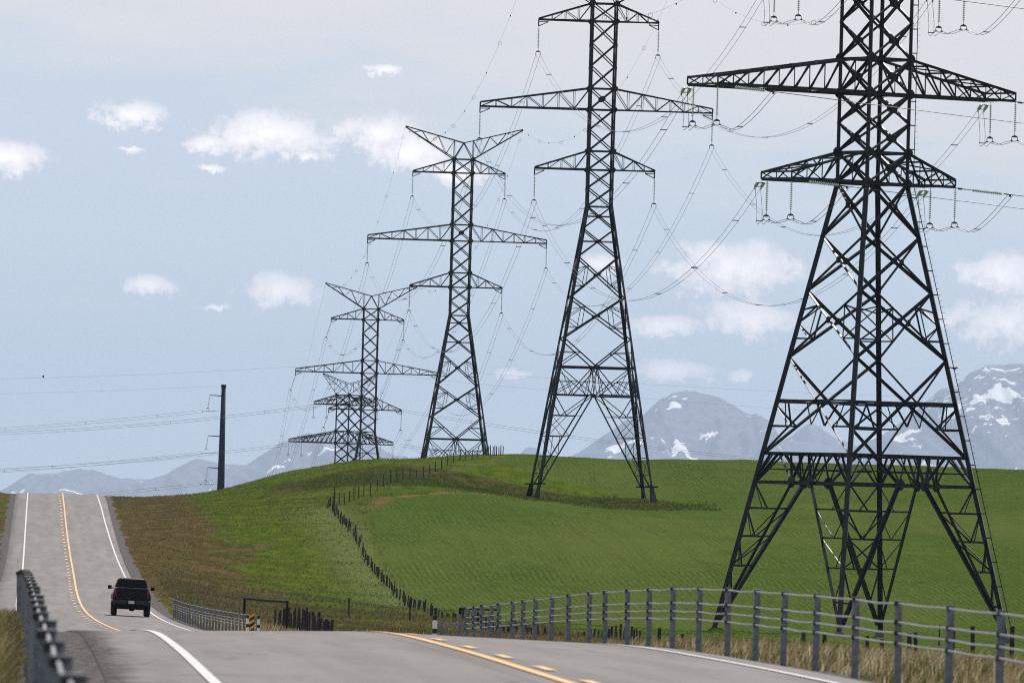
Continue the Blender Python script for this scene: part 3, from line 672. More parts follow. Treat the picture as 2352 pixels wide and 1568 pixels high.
                bar(T, 'leg_strut', knot, foot, DW * 1.15, n)
                H(fr(ZB0, 0), lerp(fr(ZB0, 0), knot, .98), n, DW * .8)
                D(fr(ZB0, 0), lerp(fr(8.9, 0), lerp(knot, foot, .23), .5), n, DW * .8); D(knot, lerp(fr(8.9, 0), lerp(knot, foot, .23), .5), n, DW * .7)
                prev_l, prev_s = fr(ZB0, 0), knot
                for k, f in enumerate((.23, .46, .68, .87)):
                    s_ = lerp(knot, foot, f); l_ = fr(s_[2], 0); H(l_, s_, n, DW * .6); mid = lerp(l_, s_, .55)
                    if k:
                        bar(T, 'leg_brace', prev_l, s_, DW * .45, n); bar(T, 'leg_brace', lerp(prev_l, prev_s, .55), l_ if k % 2 else s_, DW * .5, n)
                    prev_l, prev_s = l_, s_
                bar(T, 'leg_brace', prev_l, foot, DW * .4, n)
    # cross-arms
    tips = {}
    names = ['low', 'mid', 'up']
    for (zb, zt, LL, LR, th), nm in zip(arms, names):
        for sx, L in ((-1, LL), (1, LR)):
            ch = Bars(); webs = []
            tipy = HW if tension else .14
            cw = .2 if tension else .15
            for sy in (-1, 1):
                b0, t0 = (sx * HW, sy * HW, zb), (sx * HW, sy * HW, zt); b1, t1 = (sx * L, sy * tipy, zb), (sx * L, sy * tipy, zb + th)
                ch.add(b0, b1, cw, (0, sy, 0)); ch.add(t0, t1, cw * .9, (0, sy, 0)); ch.add(b1, t1, cw * .7, (0, sy, 0))
                npan = max(4, round((L - HW) / (1.35 if tension else 1.6)))
                fs_ = [i / npan for i in range(npan + 1)]
                for i in range(npan):
                    f0, f1 = fs_[i], fs_[i + 1]; n = (0, sy, 0); ww = .105 if tension else .075
                    if i: webs.append((lerp(b0, b1, f0), lerp(t0, t1, f0), ww * .8, n))
                    if tension and i >= npan - 2:
                        webs.append((lerp(t0, t1, f0), lerp(b0, b1, f1), ww * .8, n)); webs.append((lerp(b0, b1, f0), lerp(t0, t1, f1), ww * .8, n))
                    elif i % 2 == 0 or tension: webs.append((lerp(t0, t1, f0), lerp(b0, b1, f1), ww, n))
                    else: webs.append((lerp(b0, b1, f0), lerp(t0, t1, f1), ww, n))
            npl = max(3, round((L - HW) / 2.2)); ww = .13 if tension else .06
            for i in range(npl):
                s = 1 if i % 2 else -1
                for za, zz in ((zb, zb), (zt, zb + th)):
                    a_ = lambda f, sy: lerp((sx * HW, sy * HW, za), (sx * L, sy * tipy, zz), f)
                    webs.append((a_(i / npl, s), a_((i + 1) / npl, -s), ww * .75, (0, 0, 1)))
                    webs.append((a_((i + 1) / npl, -1), a_((i + 1) / npl, 1), ww, (0, 0, 1)))
            if not tension:   # hanger under the tip
                ch.add((sx * L, 0, zb), (sx * L, 0, zb - .72), .12); ch.add((sx * (L - 1.0), 0, zb), (sx * (L - 1.0), 0, zb - .25), .08)
                ch.add((sx * (L - 1.0), 0, zb - .22), (sx * L, 0, zb - .25), .09); ch.add((sx * (L - 1.0), 0, zb - .25), (sx * L, 0, zb - .72), .09)
            if detail:
                a_ = ch.build('crossarm', T)
                for p, q_, ww_, n in webs: bar(a_, 'strut', p, q_, ww_, n)
            else:
                for p, q_, ww_, n in webs: ch.add(p, q_, ww_, n)
                ch.build('crossarm', T)
            tips[(nm, sx)] = (sx * L, zb)
            for zz in (zb, zt):
                for sy in (-1, 1): gusset(T, (sx * HW, sy * HW, zz), .78 if tension else .62, (0, sy, 0))
        if not tension and nm == 'mid':
            for sy in (-1, 1): gusset(T, (0, sy * HW, (zb + zt) / 2), .62, (0, sy, 0))
    # earth wire peaks: a wide V above the top arms
    for sx in (-1, 1):
        ch = Bars(); zt = ZT; PX, PZ = 8.15, zt + 4.25; webs = []
        for sy in (-1, 1):
            b0, b1 = (sx * HW, sy * HW, zt), (sx * PX, sy * .08, PZ); t0, t1 = (0, sy * (HW * .35), zt + 2.25), (sx * PX, sy * .08, PZ + .1)
            ch.add(b0, b1, .13, (0, sy, 0)); ch.add(t0, t1, .11, (0, sy, 0)); ch.add(b0, t0, .11, (0, sy, 0))
            n = (0, sy, 0); npan = 6
            off = (HW / PX)
            tf = lambda f: lerp(t0, t1, off + (1 - off) * f)
            for i in range(npan):
                f0, f1 = i / npan, (i + 1) / npan
                if i < npan - 1: webs.append((tf(f0) if i % 2 == 0 else lerp(b0, b1, f0), lerp(b0, b1, f1) if i % 2 == 0 else tf(f1), .07, n))
            webs.append((b0, tf(0), .08, n))
        for i in range(4):
            f = i / 4; webs.append((lerp((sx * HW, -HW, zt), (sx * PX, -.08, PZ), f), lerp((sx * HW, HW, zt), (sx * PX, .08, PZ), f), .06, (0, 0, 1)))
        if detail:
            a_ = ch.build('peak_arm', T)
            for p, q_, ww_, n in webs: bar(a_, 'strut', p, q_, ww_, n)
        else:
            for p, q_, ww_, n in webs: ch.add(p, q_, ww_, n)
            ch.build('peak_arm', T)
        tips[('peak', sx)] = (sx * PX, PZ)
    T['_'] = 0; del T['_']
    return T, tips
GP = 'lattice pylons of the power line'
T1, tipT = make_pylon('lattice_pylon', 'huge near pylon with thick box arms standing behind the cable barrier', True, True, GP)
b1 = P(1975, 1457, 850); T1.location = b1; T1.rotation_euler[2] = math.radians(35.5)
T2, tipS = make_pylon('lattice_pylon', 'tall pylon with feet in the dark weed patch of the green field', False, True, GP)
b2 = P(1357, 1148, 1210); T2.location = b2; T2.rotation_euler[2] = math.radians(4)
T3 = copy_tree(T2); T3['label'] = 'pylon behind the hilltop end of the wooden fence, its feet hidden'
b3 = P(1040, 1242, 1574); T3.location = b3; T3.rotation_euler[2] = math.radians(4)
T4, _ = make_pylon('lattice_pylon', 'far pylon with pointed arms and swung strings, right of the solid pole', False, False, GP)
b4 = P(833, 1400, 1997); T4.location = b4; T4.rotation_euler[2] = math.radians(3)
T5, _ = make_pylon('lattice_pylon', 'smallest pylon, turned half sideways and seen through another pylon', True, False, GP)
b5 = P(799, 1018, 2400) - np.array([0, 0, 40.4]); T5.location = b5; T5.rotation_euler[2] = math.radians(47)
def tower_pt(b, yaw, x, y, z):
    c, s = math.cos(yaw), math.sin(yaw); return np.array([b[0] + x * c - y * s, b[1] + x * s + y * c, b[2] + z])
Y1, Y2, Y3, Y4, Y5 = (math.radians(a) for a in (35.5, 4, 4, 3, 47))

# ------------------------------------------------------------------ insulators
def discs(n=14, pitch=.150, z0=-.30, seg=10):
    m = MB()
    for k in range(n):
        z = z0 - k * pitch
        m.lathe([(.03, z + .07), (.055, z + .06), (.055, z + .02), (.128, z - .012), (.128, z - .022), (.05, z - .012), (.02, z - .07)], seg)
    return m.mesh('glass_discs', True)
DISC = discs(); DISC.materials.append(M['glass'])
DISCH = discs(16, .14, -.55, 10); DISCH.materials.append(M['glass'])
def make_string(label):
    t = thing('insulator_string', label, 'insulator')
    link('glass_discs', DISC, t)
    m = MB(); m.tube([(0, 0, 0), (0, 0, -.3)], .022); m.tube([(0, 0, -2.3), (0, 0, -2.62)], .02)
    m.add([(-.26, -.02, -2.76), (.26, -.02, -2.76), (.2, -.02, -2.66), (0, -.02, -2.58), (-.2, -.02, -2.66), (-.26, .02, -2.76), (.26, .02, -2.76), (.2, .02, -2.66), (0, .02, -2.58), (-.2, .02, -2.66)],
          [(0, 1, 2, 3, 4), (9, 8, 7, 6, 5), (0, 5, 6, 1), (1, 6, 7, 2), (2, 7, 8, 3), (3, 8, 9, 4), (4, 9, 5, 0)])
    m.build('yoke', M['hardware'], t)
    for s in (-1, 1):
        c = MB(); c.tube([(s * .235, 0, -2.74), (s * .24, 0, -2.95)], .025); c.box((s * .24, 0, -3.0), (.07, .34, .09)); c.build('suspension_clamp', M['hardware'], t)
    return t
def make_tension(label):
    """two parallel strings lying along +X, length 3.4 m"""
    t = thing('insulator_string', label, 'insulator')
    for s in (-1, 1):
        d = link('glass_discs', DISCH, t); d.rotation_euler = (0, -math.pi / 2, 0); d.location = (0, s * .23, 0)
        c = MB(); c.tube([(2.95, s * .23, 0), (3.45, s * .23, -.02)], .04); c.box((3.35, s * .23, -.1), (.12, .08, .16)); c.build('dead_end_clamp', M['hardware'], t)
    m = MB()
    m.tube([(0, 0, 0), (.35, 0, 0)], .03)
    for x in (.35, 2.9): m.box((x, 0, 0), (.1, .56, .05))
    m.build('yoke', M['hardware'], t)
    return t
s_proto = make_string('x'); t_proto = make_tension('x'); used = {'s': False, 't': False}
def string_at(p, label, rot=0.0, tilt=(0, 0), group='suspension insulator strings'):
    o = s_proto if not used['s'] else copy_tree(s_proto); used['s'] = True
    o.location = p; o.rotation_euler = (tilt[0], tilt[1], rot); tag(o, label, 'insulator', group); return o
def tension_at(p, d, label, group='dead end insulator strings'):
    o = t_proto if not used['t'] else copy_tree(t_proto); used['t'] = True
    d = Vector(d).normalized(); y = Vector((0, 0, 1)).cross(d).normalized(); z = d.cross(y)
    m = Matrix((d, y, z)).transposed().to_4x4(); m.translation = Vector(p); o.matrix_basis = m; tag(o, label, 'insulator', group); return o
# ------------------------------------------------------------------ conductors
def sagpath(a, b_, sag, n=44):
    t = np.linspace(0, 1, n)[:, None]; p = a + (b_ - a) * t; p[:, 2] -= (4 * sag * t * (1 - t))[:, 0]; return p
def wire_mesh(path, r, n=5):
    m = MB(); m.tube([tuple(p) for p in path], r, n, True); return m.mesh('wire', True)
def bundle(a, b_, sag, label, spacers=6, sep=.46, r=.016, side=None, cat='power line', name='conductor_bundle', group='twin conductors of the power line'):
    a = np.array(a, float); b_ = np.array(b_, float); t = thing(name, label, cat, tuple(a), 0, group)
    d = b_ - a; s = np.cross(d, [0, 0, 1]); s /= np.linalg.norm(s)
    if s[0] < 0: s = -s
    if side is not None: s = np.array(side)
    pa = sagpath(np.zeros(3), b_ - a, sag)
    for k in (-1, 1): link('wire', wire_mesh(pa + s * sep / 2 * k, r), t, M['wire'])
    for k in range(spacers):
        f = (k + .6) / spacers; i = min(int(f * 43), 42); p = pa[i]
        m = MB(); m.tube([tuple(p - s * (sep / 2 + .05)), tuple(p + s * (sep / 2 + .05))], .035, 5); m.build('spacer', M['hardware'], t)
    return t
def earth_wire(a, b_, sag, label, rings=0, r=.009, group='earth wires of the power line'):
    a = np.array(a, float); b_ = np.array(b_, float); t = thing('earth_wire', label, 'power line', tuple(a), 0, group)
    pa = sagpath(np.zeros(3), b_ - a, sag); link('wire', wire_mesh(pa, r, 4), t, M['wire'])
    for k in range(rings):
        p = pa[int((k + .5) / rings * 43)]
        m = MB()
        if k % 2: m.box(tuple(p - np.array([0, 0, .06])), (.12, .12, .16))
        else:
            m.tube([(p[0] + .2 * math.cos(q_), p[1], p[2] - .14 + .2 * math.sin(q_)) for q_ in np.linspace(0, 2 * math.pi, 13)], .016, 4)
        m.build('bird_marker', M['hook'], t)
    return t
ORD = {'up': 'top', 'mid': 'long middle', 'low': 'bottom'}
SIDE = {-1: 'left', 1: 'right'}
PN = {1: 'near box-armed pylon', 2: 'pylon on the weed patch', 3: 'pylon behind the fence corner', 4: 'far pylon by the pole', 5: 'smallest turned pylon'}
susp = {}
for k, (b_, yw) in {2: (b2, Y2), 3: (b3, Y3), 4: (b4, Y4)}.items():
    for nm in ('up', 'mid', 'low'):
        for sx in (-1, 1):
            x, zb = tipS[(nm, sx)]; p = tower_pt(b_, yw, x, 0, zb - .72)
            tl = (0, 0)
            if k == 4: tl = (0, .30 if sx < 0 else .03)
            o = string_at(p, f'insulator string under {SIDE[sx]} {ORD[nm]} arm tip, {PN[k]}', yw, tl)
            q_ = p + np.array([-math.sin(tl[1]) * 3.0, 0, -math.cos(tl[1]) * 3.0]); susp[(k, nm, sx)] = q_
# dead ends on the near pylon: one side towards the row of pylons, one side to the right
INC = Vector((1.0, .05, -.085)).normalized()
def jumper(pts, label):
    P_ = [Vector(p) for p in pts]; path = []
    ex = [P_[0] * 2 - P_[1]] + P_ + [P_[-1] * 2 - P_[-2]]
    for i in range(1, len(ex) - 2):
        for s in range(9):
            t_ = s / 9; a_, b_, c_, d_ = ex[i - 1:i + 3]
            path.append(.5 * ((2 * b_) + (c_ - a_) * t_ + (2 * a_ - 5 * b_ + 4 * c_ - d_) * t_**2 + (-a_ + 3 * b_ - 3 * c_ + d_) * t_**3))
    path.append(P_[-1]); o = thing('jumper_loop', label, 'jumper cable', tuple(path[0]), 0, 'jumper loops under the box arms')
    path = np.array([tuple(p - path[0]) for p in path]); mid = path[len(path) // 4]
    for k in (-1, 1): link('wire', wire_mesh(path + np.array([.2 * k, .08 * k, 0]), .019), o, M['wire'])
    for f in (.22, .8):
        p = path[int(f * (len(path) - 1))]; m = MB(); m.tube([tuple(p - np.array([.25, .1, 0])), tuple(p + np.array([.25, .1, 0]))], .035, 5); m.build('spacer', M['hardware'], o)
    return o
for nm in ('up', 'mid', 'low'):
    for sx in (-1, 1):
        x, zb = tipT[(nm, sx)]; ds = f'{SIDE[sx]} {ORD[nm]} arm tip, {PN[1]}'
        far = tower_pt(b1, Y1, x, 1.885, zb - .25); near = tower_pt(b1, Y1, x, -1.885, zb - .12)
        tgt = susp[(2, nm, sx)]
        d = tgt - far; L = np.linalg.norm(d); d0 = d / L; d0[2] -= 4 * 9.6 / L; d0 /= np.linalg.norm(d0)
        tension_at(far, d0, f'double dead end insulator facing the other pylons, {ds}')
        e1 = far + d0 * 3.4
        bundle(e1, tgt, 9.4, f'twin conductors, near pylon\'s {SIDE[sx]} {ORD[nm]} arm back to weed patch pylon', 7, group='twin conductors of the power line')
        n2_ = near + np.array(INC) * (.8); tn = tension_at(n2_, INC, f'double dead end insulator facing right, {ds}')
        lk = MB(); lk.tube([(-.86, 0, .02), (0, 0, 0)], .04, 6); lk.box((-.45, 0, 0), (.3, .05, .14)); lk.build('link_rod', M['hardware'], tn)
        e2 = n2_ + np.array(INC) * 3.4
        bundle(e2, e2 + np.array([300, 14, -2.0]), 7.2, f'twin conductors leaving the near pylon\'s {SIDE[sx]} {ORD[nm]} arm off to the right', 7, group='twin conductors going off to the right')
        s1 = far + np.array([.45, -.1, .2]); s2 = near + np.array([0, 0, .1])
        string_at(s1, f'jumper insulator on far corner, {ds}', math.radians(20), (0, 0)); string_at(s2, f'jumper insulator on near corner, {ds}', math.radians(20), (0, 0))
        a_ = s1 + np.array([0, 0, -3.02]); c_ = s2 + np.array([0, 0, -3.02])
        j0 = e1 + np.array([0, 0, -.1])
        jumper([j0, j0 + np.array([.15, -.4, -1.6]), lerp(j0 + np.array([0, 0, -2.75]), a_, .3), a_, lerp(a_, c_, .4) - np.array([0, 0, .22]), c_, c_ + np.array([1.3, 0, -.30]), lerp(c_, e2, .62) + np.array([0, 0, -.9]), e2],
               f'jumper loop slung under the {ds}')
for nm in ('up', 'mid', 'low'):
    for sx in (-1, 1):
        bundle(susp[(2, nm, sx)], susp[(3, nm, sx)], 10, f'twin conductors, {SIDE[sx]} {ORD[nm]} arms, weed patch pylon to fence corner pylon', 6)
        bundle(susp[(3, nm, sx)], susp[(4, nm, sx)], 10, f'twin conductors, {SIDE[sx]} {ORD[nm]} arms, fence corner pylon to far pylon', 6)
        e = P(560 + (25 if sx > 0 else 0) + {'up': -10, 'mid': -16, 'low': 4}[nm], 1135, 2350); e[2] -= 1.0
        bundle(susp[(4, nm, sx)], e, 13, f'twin conductors dropping behind the hill from the far pylon\'s {SIDE[sx]} {ORD[nm]} arm', 5)
for sx in (-1, 1):
    x, zz = tipS[('peak', sx)]; xt, zt_ = tipT[('peak', sx)]
    p1 = tower_pt(b1, Y1, xt, 0, zt_); p2 = tower_pt(b2, Y2, x, 0, zz); p3 = tower_pt(b3, Y3, x, 0, zz); p4 = tower_pt(b4, Y4, x, 0, zz)
    earth_wire(p1, p2, 7.5, f'marked earth wire, {SIDE[sx]} peak, near pylon to weed patch pylon', 10)
    earth_wire(p2, p3, 8, f'marked earth wire, {SIDE[sx]} peaks, weed patch pylon to fence corner pylon', 12)
    earth_wire(p3, p4, 8, f'marked earth wire, {SIDE[sx]} peaks, fence corner pylon to far pylon', 12)
    earth_wire(p4, P(575, 1120, 2350), 9, f'earth wire dropping behind the hill from the {SIDE[sx]} peak of the far pylon', 0)
# strings and wires of the crossing line
for nm in ('up', 'mid', 'low'):
    for sx in (-1, 1):
        x, zb = tipT[(nm, sx)]; ds = f'{SIDE[sx]} {ORD[nm]} arm tip, {PN[5]}'
        for yy, w_ in ((1.885, 'far'), (-1.885, 'near')):
            string_at(tower_pt(b5, Y5, x, yy, zb), f'jumper insulator on {w_} corner, {ds}', math.radians(30))
CR = 'crossing line behind the pylons'
def cross(u0, v0, u1, v1, sag, label, twin=True, Y0=2405, Y1_=2380):
    a_, c_ = P(u0, v0, Y0), P(u1, v1, Y1_)
    if twin: bundle(a_, c_, sag, label, 5, .5, .026, (0, .3, .95), group=CR)
    else: earth_wire(a_, c_, sag, label, 0, .014, CR)
cross(741, 929, -420, 998, 2.2, 'twin conductors from the smallest pylon\'s upper arm passing behind the pole to the left')
cross(683, 1018, -420, 1086, 1.8, 'twin conductors from the smallest pylon\'s middle arm passing behind the pole to the left')
cross(736, 838, -420, 872, 1.0, 'earth wire from the smallest pylon\'s left peak running left above the pole', False)
cross(893, 840, 2700, 925, 1.5, 'earth wire from the smallest pylon\'s right peak running right past the peaks', False)
cross(868, 858, 2700, 985, 1.5, 'thin second earth wire running right behind the pylon on the weed patch', False)
cross(872, 934, 2700, 1120, 3, 'twin conductors from the smallest pylon\'s upper arm running right across the peaks')
cross(918, 1022, 2700, 1150, 3, 'twin conductors from the smallest pylon\'s middle arm running right along the field crest')
# ------------------------------------------------------------------ cable barriers
_pm = MB()
_pm.box((0, 0, .25), (.085, .012, 1.5)); _pm.box((-.037, .032, .25), (.011, .05, 1.5)); _pm.box((.037, .032, .25), (.011, .05, 1.5))
POST = _pm.mesh('barrier_post'); POST.materials.append(M['post'])
_hm = MB()
CH = (.97, .75, .62, .50)
_hm.box((-.035, -.02, 0), (.035, .05, .045)); _hm.box((.0, -.03, .014), (.07, .014, .012))
HOOK = _hm.mesh('cable_hook'); HOOK.materials.append(M['hook'])
_cm = MB(); _cm.box((0, .02, 1.002), (.095, .075, .008)); CAP = _cm.mesh('post_cap'); CAP.materials.append(M['cable'])
def solve_Y(u, D):
    lo, hi = 60.0, 420.0
    for _ in range(50):
        m_ = (lo + hi) / 2; p = np.array([float(xr(m_)) + D, m_, float(zr(m_))])
        if proj(p)[0] > u: lo = m_
        else: hi = m_
    return lo
def cable_barrier(label, posts, hooks=True, wide=1.0, side=-.03):
    """posts: list of (D, Y)"""
    p0 = posts[0]; base = np.array([float(xr(p0[1])) + p0[0], p0[1], float(zr(p0[1])) - CROWN * abs(p0[0]) - .03])
    t = thing('cable_barrier', label, 'cable barrier', tuple(base)); pts = []
    for D, Y in posts:
        p = np.array([float(xr(Y)) + D, Y, float(zr(Y)) - CROWN * abs(D) - .03]); l = p - base; pts.append(l)
        o = link('post', POST, t); o.location = l; o.scale = (wide, wide, 1); o.rotation_euler = (random.gauss(0, .012), random.gauss(0, .012), math.radians(4) + random.gauss(0, .05))
        link('post_cap', CAP, o)
        for h in CH[:4 if wide == 1.0 else 1] if hooks else (): link('cable_hook', HOOK, o).location = (0, 0, h)
    for h in CH:
        path = []
        for i, l in enumerate(pts):
            if i:
                a_ = (pts[i - 1] + l) / 2; path.append((a_[0] - .02, a_[1], a_[2] + h - .012 + random.gauss(0, .004)))
            path.append((l[0] - .015, l[1] + side, l[2] + h))
        m = MB(); m.tube(path, .0125, 5); m.build('cable', M['cable'], t)
    return t, base
BU = [2295, 2178, 2063, 1964, 1873, 1799, 1735, 1671, 1604, 1545, 1490, 1441, 1390, 1353, 1306, 1265, 1228, 1201, 1177, 1146, 1126, 1108, 1089, 1070]
PY = sorted([solve_Y(u, 4.7) for u in BU]); PY = [PY[0] - 21, PY[0] - 14, PY[0] - 7] + PY
cb1, cbb = cable_barrier('steel post and four cable barrier running past the dry grass bank', [(4.7, y) for y in PY])
yl = PY[-1]
m = MB(); l = np.array([float(xr(yl + 5)) + 4.75, yl + 5, float(zr(yl + 5)) - .2]) - cbb
m.box(tuple(l + [.0, 0, .25]), (.1, .1, 1.3)); m.box(tuple(l + [-.42, .6, .2]), (.08, .08, 1.0)); m.box(tuple(l + [-.2, .3, .66]), (.45, .08, .06), -.9); m.box(tuple(l + [-.18, .35, .25]), (.3, .05, .35)); m.build('end_anchor', M['post'], cb1)
cb2, _ = cable_barrier('cable barrier beside the pickup beyond the dip in the road', [(float(np.interp(y, (465, 600), (5.5, 4.6))), y) for y in np.arange(466, 606, 5.0)], False)
cb3, _ = cable_barrier('cable barrier seen end on, its posts overlapping beside the gravel', [(float(np.interp(y, (43, 54, 90, 190), (-5.20, -5.30, -5.46, -5.76))), y) for y in np.arange(43, 196, 6.9)], True, 1.3, .09)
cb4, _ = cable_barrier('short far cable barrier showing at the frame edge past the end-on one', [(-5.4, y) for y in np.arange(500, 650, 5.5)], False)

# ------------------------------------------------------------------ wooden fences
_fm = MB(); _fm.tube([(0, 0, -.4), (.01, 0, .5), (0, .01, 1.18)], [.058, .055, .05], 7); FPOST = _fm.mesh('fence_post'); FPOST.materials.append(M['wood'])
def wood_fence(label, pts, hs=1.0, wires=4, wr=.006):
    z0 = float(ground_z(pts[0][0], pts[0][1])); base = np.array([pts[0][0], pts[0][1], z0]); t = thing('wooden_fence', label, 'fence', tuple(base))
    L = []
    hf = hs if callable(hs) else (lambda y: hs); hs = 1.0
    zz = ground_z(np.array([p[0] for p in pts]), np.array([p[1] for p in pts]))
    for (x, y), z in zip(pts, zz):
        l = np.array([x, y, float(z)]) - base; L.append(l); o = link('post', FPOST, t); o.location = l
        s = hf(y) * random.uniform(.9, 1.12); k = 1.5 if y < 520 else 1.0; o.scale = (k * random.uniform(.85, 1.12), k * random.uniform(.85, 1.12), s); o.rotation_euler = (random.gauss(0, .05), random.gauss(0, .05), random.uniform(0, 6))
    for k in range(wires):
        m = MB(); m.tube([tuple(l + [0, 0, (.3 + .25 * k) * hf(base[1] + l[1])]) for l in L], wr, 3); m.build('wire', M['pipe'], t)
    return t
f1 = [(float(xr(y)) + FENCE_D(y) + random.gauss(0, .12), y) for y in np.r_[np.arange(296, 520, 9.2), np.arange(523, 1080, 3.1)]]
wood_fence('long dark wooden post fence climbing the slope along the field edge', f1, lambda y: 1.25 if y < 520 else .64)
f2 = []
for i in range(len(FENCE2)):
    p = P(*FENCE2[i], F2Y[i]); f2.append((p[0], p[1]))
wood_fence('upper run of wooden posts climbing over the hilltop in front of a pylon', f2, .9)
f3 = []
for i, u in enumerate((1127, 1132, 1136, 1140, 1146, 1150, 1155)):
    p = P(u, 1043, 1322 + (i % 2) * 5); f3.append((p[0], p[1]))
wood_fence('few leaning wooden posts standing on the very top of the hill', f3, 1.25, 2)
f4 = []
for i in range(28):
    s = i / 27; p = P(632 + 128 * s ** .9, 1430, 612 - 142 * s); f4.append((p[0], p[1]))
wood_fence('short dark wooden fence dropping behind the road beside a pipe frame', f4, 1.12)
def lone(u, v, Y, label, h=1.1):
    p = P(u, v, Y); z = float(ground_z(p[0], Y)); o = link('fence_post', FPOST); o.location = (p[0], Y, z); o.scale = (1, 1, h); o.rotation_euler[1] = random.gauss(0, .04)
    return tag(o, label, 'fence post')
lone(800, 1415, 705, 'lone dark post in the pasture below the green slope'); lone(941, 1422, 700, 'lone dark post in the pasture in front of the long fence', 1.15)
lone(2157, 1466, 800, 'thin lone post in the field between the feet of the near pylon', 1.25)
lone(768, 1165, 1079, 'stout corner post where the long fence meets the upper run', 1.5)
def brace(label, uL, vL, YL, uR, vR, YR):
    a_, c_ = P(uL, vL, YL), P(uR, vR, YR); t = thing('pipe_frame', label, 'fence brace', (a_[0], a_[1], float(ground_z(a_[0], a_[1]))))
    b_ = np.array(t.location)
    for p in (a_, c_):
        m = MB(); zb = float(ground_z(p[0], p[1])) - .3; m.tube([(p[0] - b_[0], p[1] - b_[1], zb - b_[2]), (p[0] - b_[0], p[1] - b_[1], p[2] + .04 - b_[2])], .065, 8); m.build('upright', M['pipe'], t)
    m = MB(); m.tube([tuple(a_ - b_), tuple(lerp(a_ - b_, c_ - b_, .5) + np.array([0, 0, -.02])), tuple(c_ - b_)], .06, 8); m.build('top_rail', M['pipe'], t)
    return t
brace('black pipe fence brace behind the striped hazard board', 562, 1373, 562, 660, 1381, 556)
brace('black pipe fence brace behind the end of the near cable barrier', 1057, 1396, 590, 1145, 1399, 586)

# ------------------------------------------------------------------ road furniture
def delineator(label, D, Y, h=1.06):
    x = float(xr(Y)) + D; z = float(ground_z(x, Y)); t = thing('delineator_post', label, 'marker post', (x, Y, z))
    def seg(n, z0, z1, mt):
        m = MB(); m.tube([(0, 0, z0), (0, 0, z1)], [.062, .058], 10); m.build(n, mt, t)
    seg('post', -.2, h * .56, M['white']); seg('black_band', h * .56, h * .68, M['black']); seg('post_top', h * .68, h * .89, M['white']); seg('black_cap', h * .89, h, M['black'])
    return t
delineator('white marker post with two black bands at the crest of the near road', 5.35, 298)
delineator('white marker post with black band just to one side of the striped board', 5.15, 452)
delineator('white marker post with black band on the barrier side of the striped board', 4.80, 455)
Y = 458; x = float(xr(Y)) + 5.05; z = float(ground_z(x, Y)); t = thing('hazard_board', 'narrow hazard board with slanting amber and black stripes by the far barrier', 'road sign', (x, Y, z))
m = MB(); m.box((0, .04, .35), (.06, .05, 1.3)); m.build('post', M['post'], t)
m = MB(); m.box((0, 0, .62), (.22, .012, .9)); m.build('board', M['black'], t)
for k in range(4):
    z0 = .2 + .24 * k; m = MB(); zz = (z0, z0 + .16, z0 + .32, z0 + .16)
    m.add([(-.105, -.009, z0), (.105, -.009, z0 + .14), (.105, -.009, z0 + .26), (-.105, -.009, z0 + .12)], [(0, 1, 2, 3)]); m.build('stripe', M['amber'], t)

# ------------------------------------------------------------------ the pickup
Y = 591.0; x = float(xr(Y)) + 2.2
truck = thing('pickup_truck', 'black pickup truck driving away in the right lane', 'pickup truck', (x, Y, float(zr(Y)) - CROWN * 2.2 + .005))
truck.rotation_euler = (math.atan(float(zr(596) - zr(586)) / 10), CROWN, math.atan(-float(xr(596) - xr(586)) / 10))
def bm_obj(name, bm_, mat, parent, bev=0.0, seg=2, smooth=True):
    if bev: bmesh.ops.bevel(bm_, geom=list(bm_.edges), offset=bev, segments=seg, affect='EDGES', profile=.6)
    me = bpy.data.meshes.new(name); bm_.to_mesh(me); bm_.free()
    if smooth: me.polygons.foreach_set('use_smooth', np.ones(len(me.polygons), bool))
    return link(name, me, parent, mat)
def loft(rings):
    b_ = bmesh.new(); R_ = [[b_.verts.new(p) for p in r] for r in rings]; n = len(R_[0])
    for r0, r1 in zip(R_[:-1], R_[1:]):
        for k in range(n): b_.faces.new((r0[k], r0[(k + 1) % n], r1[(k + 1) % n], r1[k]))
    b_.faces.new(R_[0][::-1]); b_.faces.new(R_[-1]); bmesh.ops.recalc_face_normals(b_, faces=b_.faces); return b_
def sec(y, wb, wm, wt, z0, zm, zt):     # body cross-section: sill, widest line, shoulder
    return [(-wb, y, z0), (wb, y, z0), (wm, y, (z0 + zm) / 2 + .05), (wm, y, zm), (wt, y, zt - .06), (wt - .08, y, zt), (-wt + .08, y, zt), (-wt, y, zt - .06), (-wm, y, zm), (-wm, y, (z0 + zm) / 2 + .05)]
bm_obj('body', loft([sec(.02, .90, .97, .90, .56, 1.1, 1.47), sec(.25, .92, 1.0, .92, .52, 1.12, 1.48), sec(.7, .93, 1.03, .92, .62, 1.12, 1.48), sec(1.3, .93, 1.03, .92, .62, 1.12, 1.48), sec(1.9, .93, .99, .91, .42, 1.1, 1.47), sec(4.0, .93, .99, .91, .42, 1.1, 1.40),
                     sec(4.5, .93, 1.02, .90, .60, 1.1, 1.34), sec(5.2, .92, 1.02, .88, .60, 1.08, 1.27), sec(5.75, .88, .96, .80, .45, .98, 1.15)]), M['paint'], truck, .02, 2)
def frus(y0, y1, w0, z0, y2, y3, w1, z1): return [[(-w0, y0, z0), (w0, y0, z0), (w0, y1, z0), (-w0, y1, z0)], [(-w1, y2, z1), (w1, y2, z1), (w1, y3, z1), (-w1, y3, z1)]]
bm_obj('cab', loft(frus(1.82, 4.35, .865, 1.44, 2.05, 3.35, .70, 1.94)), M['paint'], truck, .05, 3)
